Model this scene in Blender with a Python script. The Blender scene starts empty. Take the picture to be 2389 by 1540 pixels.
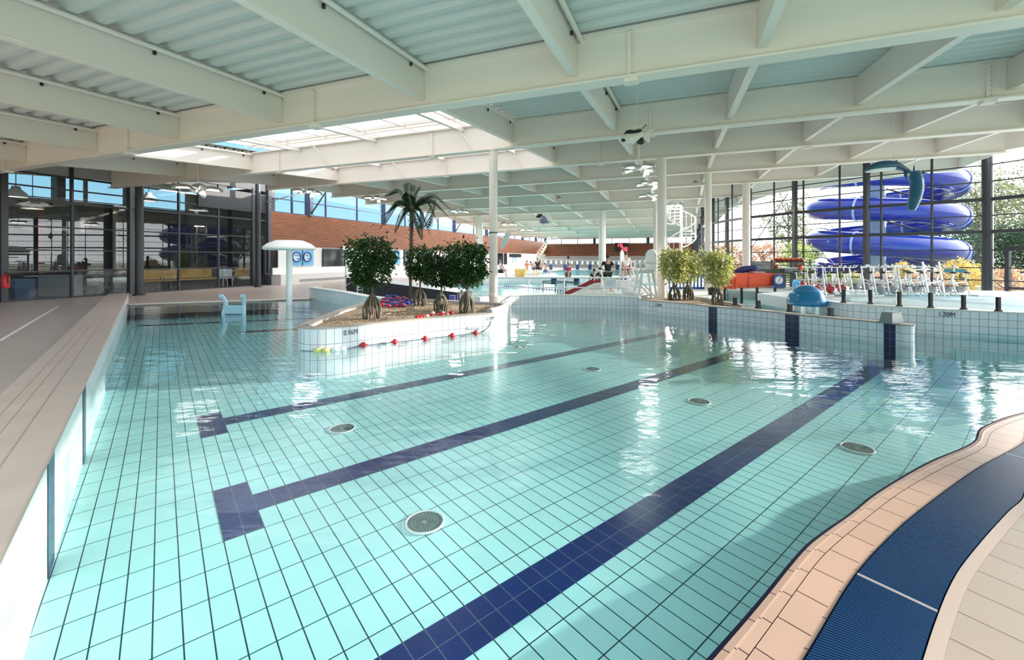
import bpy, math, random
from mathutils import Vector, Matrix
random.seed(7)
S = bpy.context.scene
PI = math.pi
# ---------------------------------------------------------------- camera, sky, sun, exposure
F, CX, HY, EYE = 1010.0, 1194.5, 602.0, 1.45      # focal length in px, principal column, horizon row, eye height above the water
cd = bpy.data.cameras.new('camera'); cam = bpy.data.objects.new('camera', cd)
S.collection.objects.link(cam); S.camera = cam
cam.location = (0, 0, EYE); cam.rotation_euler = (PI / 2, 0, 0)
cd.sensor_width = 36.0; cd.lens = 36.0 * F / 2389.0; cd.shift_y = -(770 - HY) / 2389.0
cd.clip_end = 600
w = bpy.data.worlds.new('sky'); S.world = w; w.use_nodes = True
nt = w.node_tree; nt.nodes.clear()
wo = nt.nodes.new('ShaderNodeOutputWorld'); wb = nt.nodes.new('ShaderNodeBackground')
tc = nt.nodes.new('ShaderNodeTexCoord'); sx = nt.nodes.new('ShaderNodeSeparateXYZ'); rp = nt.nodes.new('ShaderNodeValToRGB')
nt.links.new(tc.outputs['Generated'], sx.inputs[0]); nt.links.new(sx.outputs['Z'], rp.inputs[0])
rp.color_ramp.elements[0].position = 0.0; rp.color_ramp.elements[0].color = (0.40, 0.60, 0.72, 1)
rp.color_ramp.elements[1].position = 0.62; rp.color_ramp.elements[1].color = (1.25, 1.33, 1.42, 1)
e = rp.color_ramp.elements.new(0.30); e.color = (0.25, 0.52, 0.70, 1)
e = rp.color_ramp.elements.new(0.12); e.color = (0.26, 0.53, 0.68, 1)
SAZ, SEL = math.radians(78), math.radians(13.0)
dt = nt.nodes.new('ShaderNodeVectorMath'); dt.operation = 'DOT_PRODUCT'; nt.links.new(tc.outputs['Generated'], dt.inputs[0])
dt.inputs[1].default_value = (math.sin(SAZ) * math.cos(.35), math.cos(SAZ) * math.cos(.35), math.sin(.35))
mr = nt.nodes.new('ShaderNodeMapRange'); nt.links.new(dt.outputs['Value'], mr.inputs[0]); mr.inputs[1].default_value = -.05; mr.inputs[2].default_value = 1.0; mr.interpolation_type = 'SMOOTHSTEP'
mx = nt.nodes.new('ShaderNodeMix'); mx.data_type = 'RGBA'; nt.links.new(mr.outputs[0], mx.inputs[0]); nt.links.new(rp.outputs[0], mx.inputs[6]); mx.inputs[7].default_value = (4.2, 4.3, 4.4, 1)
nt.links.new(mx.outputs[2], wb.inputs[0]); wb.inputs[1].default_value = 1.0
nt.links.new(wb.outputs[0], wo.inputs[0])
sd = bpy.data.lights.new('sun', 'SUN'); sun = bpy.data.objects.new('sun', sd); S.collection.objects.link(sun)
sd.energy = 6.5; sd.angle = math.radians(0.8); sd.color = (1.0, 0.93, 0.82)
sun.rotation_euler = Vector((math.sin(SAZ) * math.cos(SEL), math.cos(SAZ) * math.cos(SEL), math.sin(SEL))).to_track_quat('Z', 'Y').to_euler()
S.view_settings.view_transform = 'Standard'; S.view_settings.look = 'None'
S.view_settings.gamma = 1.0; S.view_settings.use_curve_mapping = False
S.view_settings.exposure = 0.72
S.cycles.max_bounces = 8; S.cycles.diffuse_bounces = 5; S.cycles.glossy_bounces = 3
S.cycles.transmission_bounces = 4; S.cycles.transparent_max_bounces = 14
S.cycles.caustics_reflective = False; S.cycles.caustics_refractive = False
S.cycles.use_denoising = True; S.cycles.sample_clamp_indirect = 6.0

# ---------------------------------------------------------------- placing helpers
def U(px, py, z=0.0):                     # the point of the height z seen at that place of the photograph
    Y = (EYE - z) * F / (py - HY)
    return Vector(((px - CX) / F * Y, Y, z))
def Wd(px, py, Y):                        # the point seen there at distance Y
    return Vector(((px - CX) / F * Y, Y, EYE - (py - HY) * Y / F))
TH = math.radians(21.5); UX, UY = math.sin(TH), math.cos(TH)
def G(v, c, z=0.0):                       # roof grid: v along the main beams, c across them
    return Vector((v * UY + c * UX, -v * UX + c * UY, z))
def c_on(v, px):                          # grid c of the point on the line v = const seen in that column
    r = (px - CX) / F; Y = v / (UY * r - UX); return Y * (UY + UX * r)
def v_on(c, px):
    r = (px - CX) / F; Y = c / (UY + UX * r); return Y * (UY * r - UX)
PA = math.radians(51.0)
EA = Vector((math.sin(PA), math.cos(PA), 0)); EB = Vector((-math.cos(PA), math.sin(PA), 0))
def AB(a, b, z=0.0): return EA * a + EB * b + Vector((0, 0, z))

# ---------------------------------------------------------------- materials
MATS = {}
def mat(name, col, rough=0.5, metal=0.0, emit=None, es=0.0, noise=0.0, nscale=8.0, bump=0.0, bscale=40.0, spec=0.5, trans=False):
    if name in MATS: return MATS[name]
    m = bpy.data.materials.new(name); m.use_nodes = True; MATS[name] = m
    n = m.node_tree.nodes; l = m.node_tree.links; b = n['Principled BSDF']
    b.inputs['Base Color'].default_value = (*col, 1); b.inputs['Roughness'].default_value = rough
    b.inputs['Metallic'].default_value = metal; b.inputs['Specular IOR Level'].default_value = spec
    if emit: b.inputs['Emission Color'].default_value = (*emit, 1); b.inputs['Emission Strength'].default_value = es
    if noise > 0:
        t = n.new('ShaderNodeTexNoise'); t.inputs['Scale'].default_value = nscale; t.inputs['Detail'].default_value = 5
        co = n.new('ShaderNodeTexCoord'); l.new(co.outputs['Object'], t.inputs['Vector'])
        r = n.new('ShaderNodeValToRGB'); l.new(t.outputs['Fac'], r.inputs[0])
        r.color_ramp.elements[0].position = 0.3; r.color_ramp.elements[1].position = 0.7
        r.color_ramp.elements[0].color = tuple(max(0, c * (1 - noise)) for c in col) + (1,)
        r.color_ramp.elements[1].color = tuple(min(1, c * (1 + noise)) for c in col) + (1,)
        l.new(r.outputs[0], b.inputs['Base Color'])
    if bump > 0:
        t = n.new('ShaderNodeTexNoise'); t.inputs['Scale'].default_value = bscale
        co = n.new('ShaderNodeTexCoord'); l.new(co.outputs['Object'], t.inputs['Vector'])
        bp = n.new('ShaderNodeBump'); bp.inputs['Strength'].default_value = bump; bp.inputs['Distance'].default_value = 0.02
        l.new(t.outputs['Fac'], bp.inputs['Height']); l.new(bp.outputs[0], b.inputs['Normal'])
    return m
def tile_mat(name, col, grout, tw, th, g=0.006, rough=0.25, var=0.05, off=(0, 0), stagger=False, gsoft=False):
    if name in MATS: return MATS[name]
    m = bpy.data.materials.new(name); m.use_nodes = True; MATS[name] = m
    n = m.node_tree.nodes; l = m.node_tree.links; b = n['Principled BSDF']
    b.inputs['Roughness'].default_value = rough
    uv = n.new('ShaderNodeUVMap'); sp = n.new('ShaderNodeSeparateXYZ'); l.new(uv.outputs[0], sp.inputs[0])
    def line(sock, size, o):
        a = n.new('ShaderNodeMath'); a.operation = 'MULTIPLY_ADD'; l.new(sock, a.inputs[0]); a.inputs[1].default_value = 1 / size; a.inputs[2].default_value = -o / size
        f = n.new('ShaderNodeMath'); f.operation = 'FRACT'; l.new(a.outputs[0], f.inputs[0])
        s = n.new('ShaderNodeMath'); s.operation = 'SUBTRACT'; l.new(f.outputs[0], s.inputs[0]); s.inputs[1].default_value = 0.5
        ab = n.new('ShaderNodeMath'); ab.operation = 'ABSOLUTE'; l.new(s.outputs[0], ab.inputs[0])
        c = n.new('ShaderNodeMath'); c.operation = 'GREATER_THAN'; l.new(ab.outputs[0], c.inputs[0]); c.inputs[1].default_value = 0.5 - g / (2 * size)
        fl = n.new('ShaderNodeMath'); fl.operation = 'FLOOR'; l.new(a.outputs[0], fl.inputs[0])
        return c.outputs[0], fl.outputs[0]
    su, fu = line(sp.outputs['X'], tw, off[0]); sv, fv = line(sp.outputs['Y'], th, off[1])
    mx = n.new('ShaderNodeMath'); mx.operation = 'MAXIMUM'; l.new(su, mx.inputs[0]); l.new(sv, mx.inputs[1])
    cb = n.new('ShaderNodeCombineXYZ'); l.new(fu, cb.inputs[0]); l.new(fv, cb.inputs[1])
    wn = n.new('ShaderNodeTexWhiteNoise'); wn.noise_dimensions = '3D'; l.new(cb.outputs[0], wn.inputs['Vector'])
    r = n.new('ShaderNodeValToRGB'); l.new(wn.outputs['Value'], r.inputs[0])
    r.color_ramp.elements[0].color = tuple(c * (1 - var) for c in col) + (1,); r.color_ramp.elements[1].color = tuple(min(1, c * (1 + var)) for c in col) + (1,)
    mi = n.new('ShaderNodeMix'); mi.data_type = 'RGBA'; l.new(mx.outputs[0], mi.inputs[0]); l.new(r.outputs[0], mi.inputs[6]); mi.inputs[7].default_value = (*grout, 1)
    l.new(mi.outputs[2], b.inputs['Base Color'])
    return m
def glass_mat(name, tint, refl_ior=1.45, rough=0.0, extra=0.0):
    m = bpy.data.materials.new(name); m.use_nodes = True; MATS[name] = m
    n = m.node_tree.nodes; l = m.node_tree.links; n.clear()
    o = n.new('ShaderNodeOutputMaterial'); t = n.new('ShaderNodeBsdfTransparent'); t.inputs[0].default_value = (*tint, 1)
    g = n.new('ShaderNodeBsdfGlossy'); g.inputs['Roughness'].default_value = rough
    ge = n.new('ShaderNodeNewGeometry'); fr = n.new('ShaderNodeVectorMath'); fr.operation = 'DOT_PRODUCT'; fr.name = 'facing'
    l.new(ge.outputs['Incoming'], fr.inputs[0]); l.new(ge.outputs['Normal'], fr.inputs[1]); last = fr.outputs['Value']
    f0 = ((refl_ior - 1) / (refl_ior + 1)) ** 2
    for op, v in (('ABSOLUTE', 0), ('SUBTRACT', 1), ('POWER', 5), ('MULTIPLY', 1 - f0), ('ADD', f0)):
        q = n.new('ShaderNodeMath'); q.operation = op; q.use_clamp = op == 'SUBTRACT'
        if op == 'SUBTRACT': q.inputs[0].default_value = 1; l.new(last, q.inputs[1])
        else: l.new(last, q.inputs[0]); q.inputs[1].default_value = v
        last = q.outputs[0]
    ad = n.new('ShaderNodeMath'); ad.operation = 'ADD'; ad.use_clamp = True; l.new(last, ad.inputs[0]); ad.inputs[1].default_value = extra
    mx = n.new('ShaderNodeMixShader'); l.new(ad.outputs[0], mx.inputs[0]); l.new(t.outputs[0], mx.inputs[1]); l.new(g.outputs[0], mx.inputs[2])
    l.new(mx.outputs[0], o.inputs[0]); return m
def water_mat(name, tint, ripple=0.16, calm=True):
    m = glass_mat(name, tint, 1.33); n = m.node_tree.nodes; l = m.node_tree.links
    g = [x for x in n if x.type == 'BSDF_GLOSSY'][0]; fr = n['facing']
    co = n.new('ShaderNodeTexCoord'); mp = n.new('ShaderNodeMapping'); l.new(co.outputs['Object'], mp.inputs[0])
    mp.inputs['Scale'].default_value = (1.0, 2.2, 1)
    a = n.new('ShaderNodeTexNoise'); a.inputs['Scale'].default_value = 1.6; a.inputs['Detail'].default_value = 2; l.new(mp.outputs[0], a.inputs['Vector'])
    c = n.new('ShaderNodeTexNoise'); c.inputs['Scale'].default_value = 7.0; c.inputs['Detail'].default_value = 3; l.new(mp.outputs[0], c.inputs['Vector'])
    k = n.new('ShaderNodeTexNoise'); k.inputs['Scale'].default_value = 0.35; l.new(co.outputs['Object'], k.inputs['Vector'])
    s = n.new('ShaderNodeMath'); s.operation = 'MULTIPLY'; l.new(c.outputs['Fac'], s.inputs[0]); l.new(k.outputs['Fac'], s.inputs[1])
    s2 = n.new('ShaderNodeMath'); s2.operation = 'MULTIPLY_ADD'; l.new(s.outputs[0], s2.inputs[0]); s2.inputs[1].default_value = 0.30; l.new(a.outputs['Fac'], s2.inputs[2])
    bp = n.new('ShaderNodeBump'); bp.inputs['Strength'].default_value = 1.0; bp.inputs['Distance'].default_value = ripple * 0.06
    l.new(s2.outputs[0], bp.inputs['Height']); l.new(bp.outputs[0], g.inputs['Normal']); l.new(bp.outputs[0], fr.inputs[1])
    return m
WHITE = mat('white_steel', (0.84, 0.755, 0.69), 0.42)
DECKM = mat('roof_deck_paint', (0.62, 0.64, 0.62), 0.5)
DARK = mat('dark_grey_steel', (0.030, 0.033, 0.040), 0.35)
BLACK = mat('black_paint', (0.012, 0.012, 0.014), 0.4)
CREAM = mat('painted_wall', (0.78, 0.77, 0.74), 0.7)
GREYW = mat('grey_wall', (0.50, 0.50, 0.49), 0.7)
STEEL = mat('stainless_steel', (0.75, 0.76, 0.78), 0.22, 0.9)
WPLAST = mat('white_plastic', (0.88, 0.88, 0.87), 0.35)
SAND = mat('planting_bark', (0.36, 0.26, 0.17), 0.95, noise=0.45, nscale=14, bump=1.0, bscale=30)
WTILE = tile_mat('white_wall_tile', (0.87, 0.83, 0.84), (0.17, 0.22, 0.27), 0.122, 0.245, 0.007)
WTILEB = tile_mat('white_square_tile', (0.87, 0.83, 0.85), (0.17, 0.22, 0.27), 0.122, 0.135, 0.007)
NAVYT = tile_mat('navy_tile', (0.006, 0.018, 0.12), (0.10, 0.13, 0.17), 0.12, 0.267, 0.005, rough=0.2, off=(0.325, 3.47))
FTILE = tile_mat('pool_floor_tile', (0.41, 0.715, 0.725), (0.012, 0.05, 0.06), 0.12, 0.267, 0.007, off=(0.325, 3.47), var=0.03)
COPE = mat('sandstone_coping', (0.46, 0.375, 0.32), 0.55, noise=0.06, nscale=3)
DKTILE = tile_mat('beige_deck_tile', (0.48, 0.385, 0.335), (0.36, 0.29, 0.25), 0.25, 0.125, 0.006, rough=0.35)
PINKT = tile_mat('pink_edge_tile', (0.55, 0.35, 0.265), (0.10, 0.04, 0.03), 0.215, 5.0, 0.006, rough=0.3)
PINKW = tile_mat('pale_pink_deck_tile', (0.42, 0.335, 0.28), (0.17, 0.11, 0.09), 0.20, 0.20, 0.006, rough=0.3)
GLASS = glass_mat('window_glass', (0.97, 0.985, 0.99), 1.5)
DGLASS = glass_mat('dark_room_glass', (0.78, 0.82, 0.84), 1.7)
CLEARG = glass_mat('clear_barrier_glass', (0.84, 0.90, 0.90), 1.5, 0.0, 0.14)
WATER = water_mat('pool_water', (0.90, 0.985, 0.985))
WATERF = water_mat('far_pool_water', (0.60, 0.93, 0.97), ripple=0.9)

# ---------------------------------------------------------------- mesh building
class MB:
    def __init__(s): s.v = []; s.f = []; s.uv = {}; s.m = []; s.mi = 0; s.sm = []
    def add(s, vs, fs, uvs=None, smooth=False):
        o = len(s.v); s.v += [tuple(x) for x in vs]
        for i, f in enumerate(fs):
            s.f.append([o + k for k in f]); s.m.append(s.mi); s.sm.append(smooth)
            if uvs: s.uv[len(s.f) - 1] = uvs[i]
        return s
    def box(s, c, d, rz=0.0, top=1.0):
        x, y, z = d[0] / 2, d[1] / 2, d[2] / 2; R = Matrix.Rotation(rz, 3, 'Z'); c = Vector(c)
        P = [c + R @ Vector((sx * x * (top if sz > 0 else 1), sy * y * (top if sz > 0 else 1), sz * z)) for sz in (-1, 1) for sx, sy in ((-1, -1), (1, -1), (1, 1), (-1, 1))]
        return s.add(P, [(3, 2, 1, 0), (4, 5, 6, 7), (0, 1, 5, 4), (1, 2, 6, 5), (2, 3, 7, 6), (3, 0, 4, 7)])
    def bar(s, a, b, wd, ht=None, up=(0, 0, 1)):
        a = Vector(a); b = Vector(b); ht = ht or wd; d = (b - a).normalized(); up = Vector(up)
        if abs(d.dot(up)) > 0.98: up = Vector((0, 1, 0))
        sd_ = d.cross(up).normalized(); u = sd_.cross(d).normalized()
        P = [p + sd_ * i * wd / 2 + u * j * ht / 2 for p in (a, b) for i, j in ((-1, -1), (1, -1), (1, 1), (-1, 1))]
        return s.add(P, [(3, 2, 1, 0), (4, 5, 6, 7), (0, 1, 5, 4), (1, 2, 6, 5), (2, 3, 7, 6), (3, 0, 4, 7)])
    def tube(s, pts, r, n=8, closed=False, caps=True):
        pts = [Vector(p) for p in pts]; N = len(pts); rs = r if isinstance(r, (list, tuple)) else [r] * N
        up = None; rings = []
        for i, p in enumerate(pts):
            a = pts[i - 1] if (i > 0 or closed) else p; b = pts[(i + 1) % N] if (i < N - 1 or closed) else p
            d = (b - a); d = d.normalized() if d.length > 1e-9 else Vector((0, 0, 1))
            if up is None:
                up = Vector((0, 0, 1)) if abs(d.z) < 0.9 else Vector((1, 0, 0))
            up = (up - d * up.dot(d)); up = up.normalized() if up.length > 1e-6 else d.orthogonal().normalized()
            sd_ = d.cross(up)
            rings.append([p + (up * math.cos(t) + sd_ * math.sin(t)) * rs[i] for t in [2 * PI * k / n for k in range(n)]])
        vs = [q for rg in rings for q in rg]; fs = []
        for i in range(N - 1 + (1 if closed else 0)):
            for k in range(n):
                a0 = i * n + k; a1 = i * n + (k + 1) % n; b0 = ((i + 1) % N) * n + k; b1 = ((i + 1) % N) * n + (k + 1) % n
                fs.append((a0, a1, b1, b0))
        s.add(vs, fs, smooth=True)
        if caps and not closed: s.add(rings[0], [tuple(range(n - 1, -1, -1))]); s.add(rings[-1], [tuple(range(n))])
        return s
    def lathe(s, prof, c=(0, 0, 0), n=24, M=None, smooth=True):
        c = Vector(c); vs = []
        for r, z in prof:
            for k in range(n):
                t = 2 * PI * k / n; p = Vector((r * math.cos(t), r * math.sin(t), z)); p = M @ p if M else p; vs.append(c + p)
        fs = []
        for i in range(len(prof) - 1):
            for k in range(n): fs.append((i * n + k, i * n + (k + 1) % n, (i + 1) * n + (k + 1) % n, (i + 1) * n + k))
        return s.add(vs, fs, smooth=smooth)
    def ball(s, c, r, n=12, sc=(1, 1, 1), M=None):
        sc = Vector(sc); R = Matrix.Diagonal(sc).to_3x3(); R = (M @ R) if M else R
        prof = [(max(1e-4, r * math.sin(PI * i / (n // 2 + 2))), -r * math.cos(PI * i / (n // 2 + 2))) for i in range(n // 2 + 3)]
        return s.lathe(prof, c, n, R)
    def prism(s, poly, z0, z1, uvscale=True):        # poly: list of (x,y)
        n = len(poly); vs = [(p[0], p[1], z0) for p in poly] + [(p[0], p[1], z1) for p in poly]
        fs = [tuple(range(n, 2 * n)), tuple(range(n - 1, -1, -1))]; uvs = [[(p[0], p[1]) for p in poly], [(p[0], p[1]) for p in reversed(poly)]]
        L = 0
        for i in range(n):
            j = (i + 1) % n; d = math.dist(poly[i][:2], poly[j][:2]); fs.append((i, j, j + n, i + n))
            uvs.append([(L, z0 - z1), (L + d, z0 - z1), (L + d, 0), (L, 0)]); L += d
        return s.add(vs, fs, uvs)
    def plate(s, poly, thick, M):                    # 2D outline in the local XZ plane, extruded along local Y
        n = len(poly); vs = [M @ Vector((p[0], -thick / 2, p[1])) for p in poly] + [M @ Vector((p[0], thick / 2, p[1])) for p in poly]
        fs = [tuple(range(n)), tuple(range(2 * n - 1, n - 1, -1))] + [(i, i + n, (i + 1) % n + n, (i + 1) % n) for i in range(n)]
        return s.add(vs, fs)
    def build(s, name, mats, parent=None, loc=None):
        me = bpy.data.meshes.new(name); off = Vector(loc) if loc is not None else None
        vs = [tuple(Vector(v) - off) for v in s.v] if off is not None else s.v
        me.from_pydata(vs, [], s.f); mats = mats if isinstance(mats, (list, tuple)) else [mats]
        for m_ in mats: me.materials.append(m_)
        if s.uv:
            ul = me.uv_layers.new(name='UVMap')
            for fi, us in s.uv.items():
                p = me.polygons[fi]
                for k, li in enumerate(p.loop_indices): ul.data[li].uv = us[k]
        for i, p in enumerate(me.polygons): p.material_index = s.m[i]; p.use_smooth = s.sm[i]
        o = bpy.data.objects.new(name, me); S.collection.objects.link(o)
        if off is not None: o.location = off
        if parent: o.parent = parent
        return o
def tag(o, label=None, cat=None, group=None, kind=None):
    if label: o['label'] = label
    if cat: o['category'] = cat
    if group: o['group'] = group
    if kind: o['kind'] = kind
    return o
def thing(name, label, cat, loc=(0, 0, 0), rz=0.0, group=None, kind=None):
    o = bpy.data.objects.new(name, None); S.collection.objects.link(o); o.location = loc; o.rotation_euler = (0, 0, rz)
    o.empty_display_size = 0.1
    return tag(o, label, cat, group, kind)
def struct(o): o['kind'] = 'structure'; return o
def dup(root, loc, rz=0.0, label=None, scale=None):
    r = root.copy(); S.collection.objects.link(r); r.location = loc; r.rotation_euler = (0, 0, rz)
    if scale: r.scale = (scale,) * 3
    if label: r['label'] = label
    for ch in root.children:
        c = ch.copy(); S.collection.objects.link(c); c.parent = r
        for g in ch.children:
            d = g.copy(); S.collection.objects.link(d); d.parent = c
    return r
def spline(pts, n=8):                      # Catmull-Rom through the points
    P = [Vector(p) for p in pts]; P = [P[0] * 2 - P[1]] + P + [P[-1] * 2 - P[-2]]; out = []
    for i in range(1, len(P) - 2):
        for k in range(n):
            t = k / n; a, b, c, d = P[i - 1:i + 3]
            out.append(0.5 * ((2 * b) + (c - a) * t + (2 * a - 5 * b + 4 * c - d) * t * t + (3 * b - a - 3 * c + d) * t ** 3))
    out.append(P[-2]); return out
def resample(pts, n):
    P = [Vector(p) for p in pts]; L = [0]
    for a, b in zip(P, P[1:]): L.append(L[-1] + (b - a).length)
    out = []; j = 0
    for i in range(n):
        s = L[-1] * i / (n - 1)
        while j < len(P) - 2 and L[j + 1] < s: j += 1
        t = (s - L[j]) / max(1e-9, L[j + 1] - L[j]); out.append(P[j].lerp(P[j + 1], min(1, max(0, t))))
    return out
def roof_hang(x, y):
    v = x * UY - y * UX; c = x * UX + y * UY
    return v, c
def ribbon(mb, pts, z0, z1, side=1):       # vertical tiled face along a path; u = length, v = depth below its top
    L = 0
    for a, b in zip(pts, pts[1:]):
        d = math.dist(a[:2], b[:2])
        q = [(a[0], a[1], z0), (b[0], b[1], z0), (b[0], b[1], z1), (a[0], a[1], z1)]; uv = [(L, z0 - z1), (L + d, z0 - z1), (L + d, 0), (L, 0)]
        if side < 0: q.reverse(); uv.reverse()
        mb.add(q, [(0, 1, 2, 3)], [uv]); L += d
def strip(mb, A, B, z, uvw=None, dz=0.0):       # flat band between two paths of equal length; u = length along A
    L = 0
    for i in range(len(A) - 1):
        d = (A[i + 1] - A[i]).xy.length; wA = (B[i] - A[i]).xy.length; wB = (B[i + 1] - A[i + 1]).xy.length
        mb.add([(A[i].x, A[i].y, z), (B[i].x, B[i].y, z + dz), (B[i + 1].x, B[i + 1].y, z + dz), (A[i + 1].x, A[i + 1].y, z)], [(0, 1, 2, 3)],
               [[(L, 0.01), (L, 0.01 + wA), (L + d, 0.01 + wB), (L + d, 0.01)]]); L += d
def offset(path, d):                       # 2D offset of a path to its left (d>0)
    out = []
    for i, p in enumerate(path):
        a = path[max(0, i - 1)]; b = path[min(len(path) - 1, i + 1)]; t = Vector((b[0] - a[0], b[1] - a[1], 0)).normalized()
        out.append(Vector((p[0] - t.y * d, p[1] + t.x * d, 0)))
    return out
# ================================================================ the pool basin
FZ = -0.45
def floor_quad(name, m, a0, a1, b0, b1, z, kind='structure'):
    mb = MB(); P = [AB(a0, b0, z), AB(a1, b0, z), AB(a1, b1, z), AB(a0, b1, z)]
    mb.add(P, [(0, 1, 2, 3)], [[(a0, b0), (a1, b0), (a1, b1), (a0, b1)]])
    return mb.build(name, m)
struct(floor_quad('pool_floor', FTILE, -6, 30, -8, 24, FZ))
def lane(rects, label):
    mb = MB()
    for a0, a1, b0, b1 in rects:
        P = [AB(a0, b0, FZ + .003), AB(a1, b0, FZ + .003), AB(a1, b1, FZ + .003), AB(a0, b1, FZ + .003)]
        mb.add(P, [(0, 1, 2, 3)], [[(a0, b0), (a1, b0), (a1, b1), (a0, b1)]])
    return tag(mb.build('lane_marking', NAVYT), label, 'lane line')
lane([(.325, .565, 5.606, 6.407), (.565, 11.0, 5.873, 6.14), (10.9, 11.15, 5.606, 6.407)], 'navy tile lane line on the pool floor passing nearest the planter wall')
lane([(.325, .565, 3.47, 4.271), (.565, 9.3, 3.737, 4.004), (9.3, 9.55, 3.47, 4.271)], 'navy tile lane line with T end, middle one across the pool floor')
lane([(-.9, 10.7, 1.73, 2.0), (10.7, 10.95, 1.46, 2.27)], 'navy tile lane line running closest to the overflow grate')
# main water sheet
WATERPOLY = [(-22, 19), (-14, 17.5), (-5, 14.5), (-1, 13.2), (3.8, 13), (5.5, 11.5), (8.9, 9.4), (14, 5.5), (12, 0), (6, -3), (-3, -3), (-8, 1)]
mb = MB(); mb.add([(x, y, 0) for x, y in WATERPOLY], [tuple(reversed(range(len(WATERPOLY))))])
tag(mb.build('pool_water', WATER), 'clear turquoise water filling the curved leisure pool', 'water', kind='structure')
def seam(px0, py0, px1, py1, w_, m, label):
    a, b = U(px0, py0, FZ + .004), U(px1, py1, FZ + .004); mb = MB(); mb.bar(a, b, w_, .004); tag(mb.build('floor_line', m), label, 'floor line')
seam(322, 760, 840, 738, .22, mat('navy_line', (.008, .015, .05), .3), 'dark line across the floor of the left pool part, nearer one')
seam(330, 733, 760, 718, .16, mat('navy_line', (0, 0, 0)), 'thin dark line across the far floor of the left pool part')
seam(560, 775, 790, 762, .25, mat('dark_red_line', (.16, .025, .02), .3), 'dark red tile line on the floor by the mushroom fountain')
# left raised edge wall with stone coping
LA, LB = Vector((-13.0, 14.7, 0)), Vector((2.2, -3.25, 0))       # inner top edge line
dL = (LB - LA).normalized(); nL = Vector((-dL.y, dL.x, 0))       # nL points to the water
if nL.x < 0: nL = -nL
LA = U(300, 683.5, .29); LA.z = 0; LB = U(0, 1280, .29); LB.z = 0; dL = (LB - LA).normalized(); LB = LA + dL * 21
nL = Vector((-dL.y, dL.x, 0)); nL = nL if nL.x > 0 else -nL
mb = MB(); ribbon(mb, [LB, LA], FZ, .275, 1); ribbon(mb, [LA, LA - nL * .5], FZ, .275, 1); ribbon(mb, [LA - nL * .5, LB - nL * .5], -.1, .275, 1)
struct(mb.build('wall_left_pool_edge', tile_mat('smooth_white_tile', (0.84, 0.86, 0.88), (0.62, 0.66, 0.70), 0.25, 0.125, 0.004)))
def rounded_slab(a, b, wdt, z0, z1, nn, over=.012, k=6, mtl=COPE, name='coping'):
    mb = MB(); prof = [(over, z0), (over + .006, z0 + .01)] + [(over - .012 + .018 * math.cos(t), z1 - .018 + .018 * math.sin(t)) for t in [PI / 2 * i / k for i in range(k + 1)]] + [(-wdt, z1), (-wdt, z0)]
    vs = [p + nn * o + Vector((0, 0, z)) for p in (a, b) for o, z in prof]; n = len(prof)
    mb.add(vs, [(i, i + 1, i + 1 + n, i + n) for i in range(n - 1)] + [tuple(range(n))[::-1], tuple(range(n, 2 * n))])
    return mb.build(name, mtl)
cop = thing('trim_1', None, None, (0, 0, 0)); struct(cop); cop.name = 'trim_1'
g0 = 0.0
for wa, wb_ in ((0, .17), (.176, .29), (.296, .375), (.381, .50)):
    o = rounded_slab(LA - nL * wa, LB - nL * wa, wb_ - wa, .262, .29 if wa == 0 else .288, nL, over=.012 if wa == 0 else 0); o.parent = cop
mb = MB(); mb.bar(LA - nL * .25 + Vector((0, 0, .268)), LB - nL * .25 + Vector((0, 0, .268)), .49, .02); o = mb.build('joint_bed', mat('joint_brown', (0.30, 0.22, 0.17), 0.8)); o.parent = cop
# navy stripes on the left wall
for px, y0 in ((196, 960), (118, 1200)):
    r = (px - CX) / F      # intersection of the view column with the wall line
    t = (LA.x - r * LA.y) / (r * dL.y - dL.x); p = LA + dL * t
    mb = MB(); ribbon(mb, [p + dL * .12 + nL * .004, p - dL * .12 + nL * .004], FZ, .262, 1); struct(mb.build('trim_2', mat('navy_glaze', (0.01, 0.02, 0.09), 0.25)))
# ---------------------------------------------------------------- overflow edge at the right
def zz(pts): return [U(1500 + x / 2.687, 1000 + y / 2.687, 0.012) for x, y in pts]
E0 = zz([(380, 1451), (650, 1150), (790, 985), (900, 850), (1020, 718), (1150, 620), (1290, 525), (1430, 412), (1600, 305), (1800, 195), (2060, 82)])
E1 = zz([(650, 1451), (815, 1225), (940, 1050), (1045, 905), (1140, 790), (1300, 650), (1490, 495), (1660, 375), (1900, 240), (2140, 120)])
E2 = zz([(1005, 1451), (1090, 1310), (1200, 1120), (1300, 960), (1430, 800), (1560, 670), (1650, 585), (1900, 390), (2120, 240), (2389, 90)])
E3 = zz([(1760, 1451), (1810, 1290), (1850, 1180), (1905, 1040), (1985, 890), (2100, 745), (2190, 640), (2310, 510), (2389, 440)])
def ext(P, first, last):
    return [first] + P + last
c0 = E0[-1]
def tail(p, k): return [p + Vector((.45, .33, 0)) * k, p + Vector((1.3, 0.7, 0)) * k, p + Vector((2.6, 1.0, 0)) * k, p + Vector((5.5, 1.1, 0)) * k]
E0 = ext(E0, E0[0] + (E0[0] - E0[1]).normalized() * 1.0, tail(E0[-1], 1)); E1 = ext(E1, E1[0] + (E1[0] - E1[1]).normalized() * 1.0, tail(E1[-1], 1))
E2 = ext(E2, E2[0] + (E2[0] - E2[1]).normalized() * 1.0, tail(E2[-1], 1)); E3 = ext(E3, E3[0] + (E3[0] - E3[1]).normalized() * 1.0, tail(E3[-1], 1))
NP = 220
E0s = spline(E0, 10); E0r = resample(E0s, NP)
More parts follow.
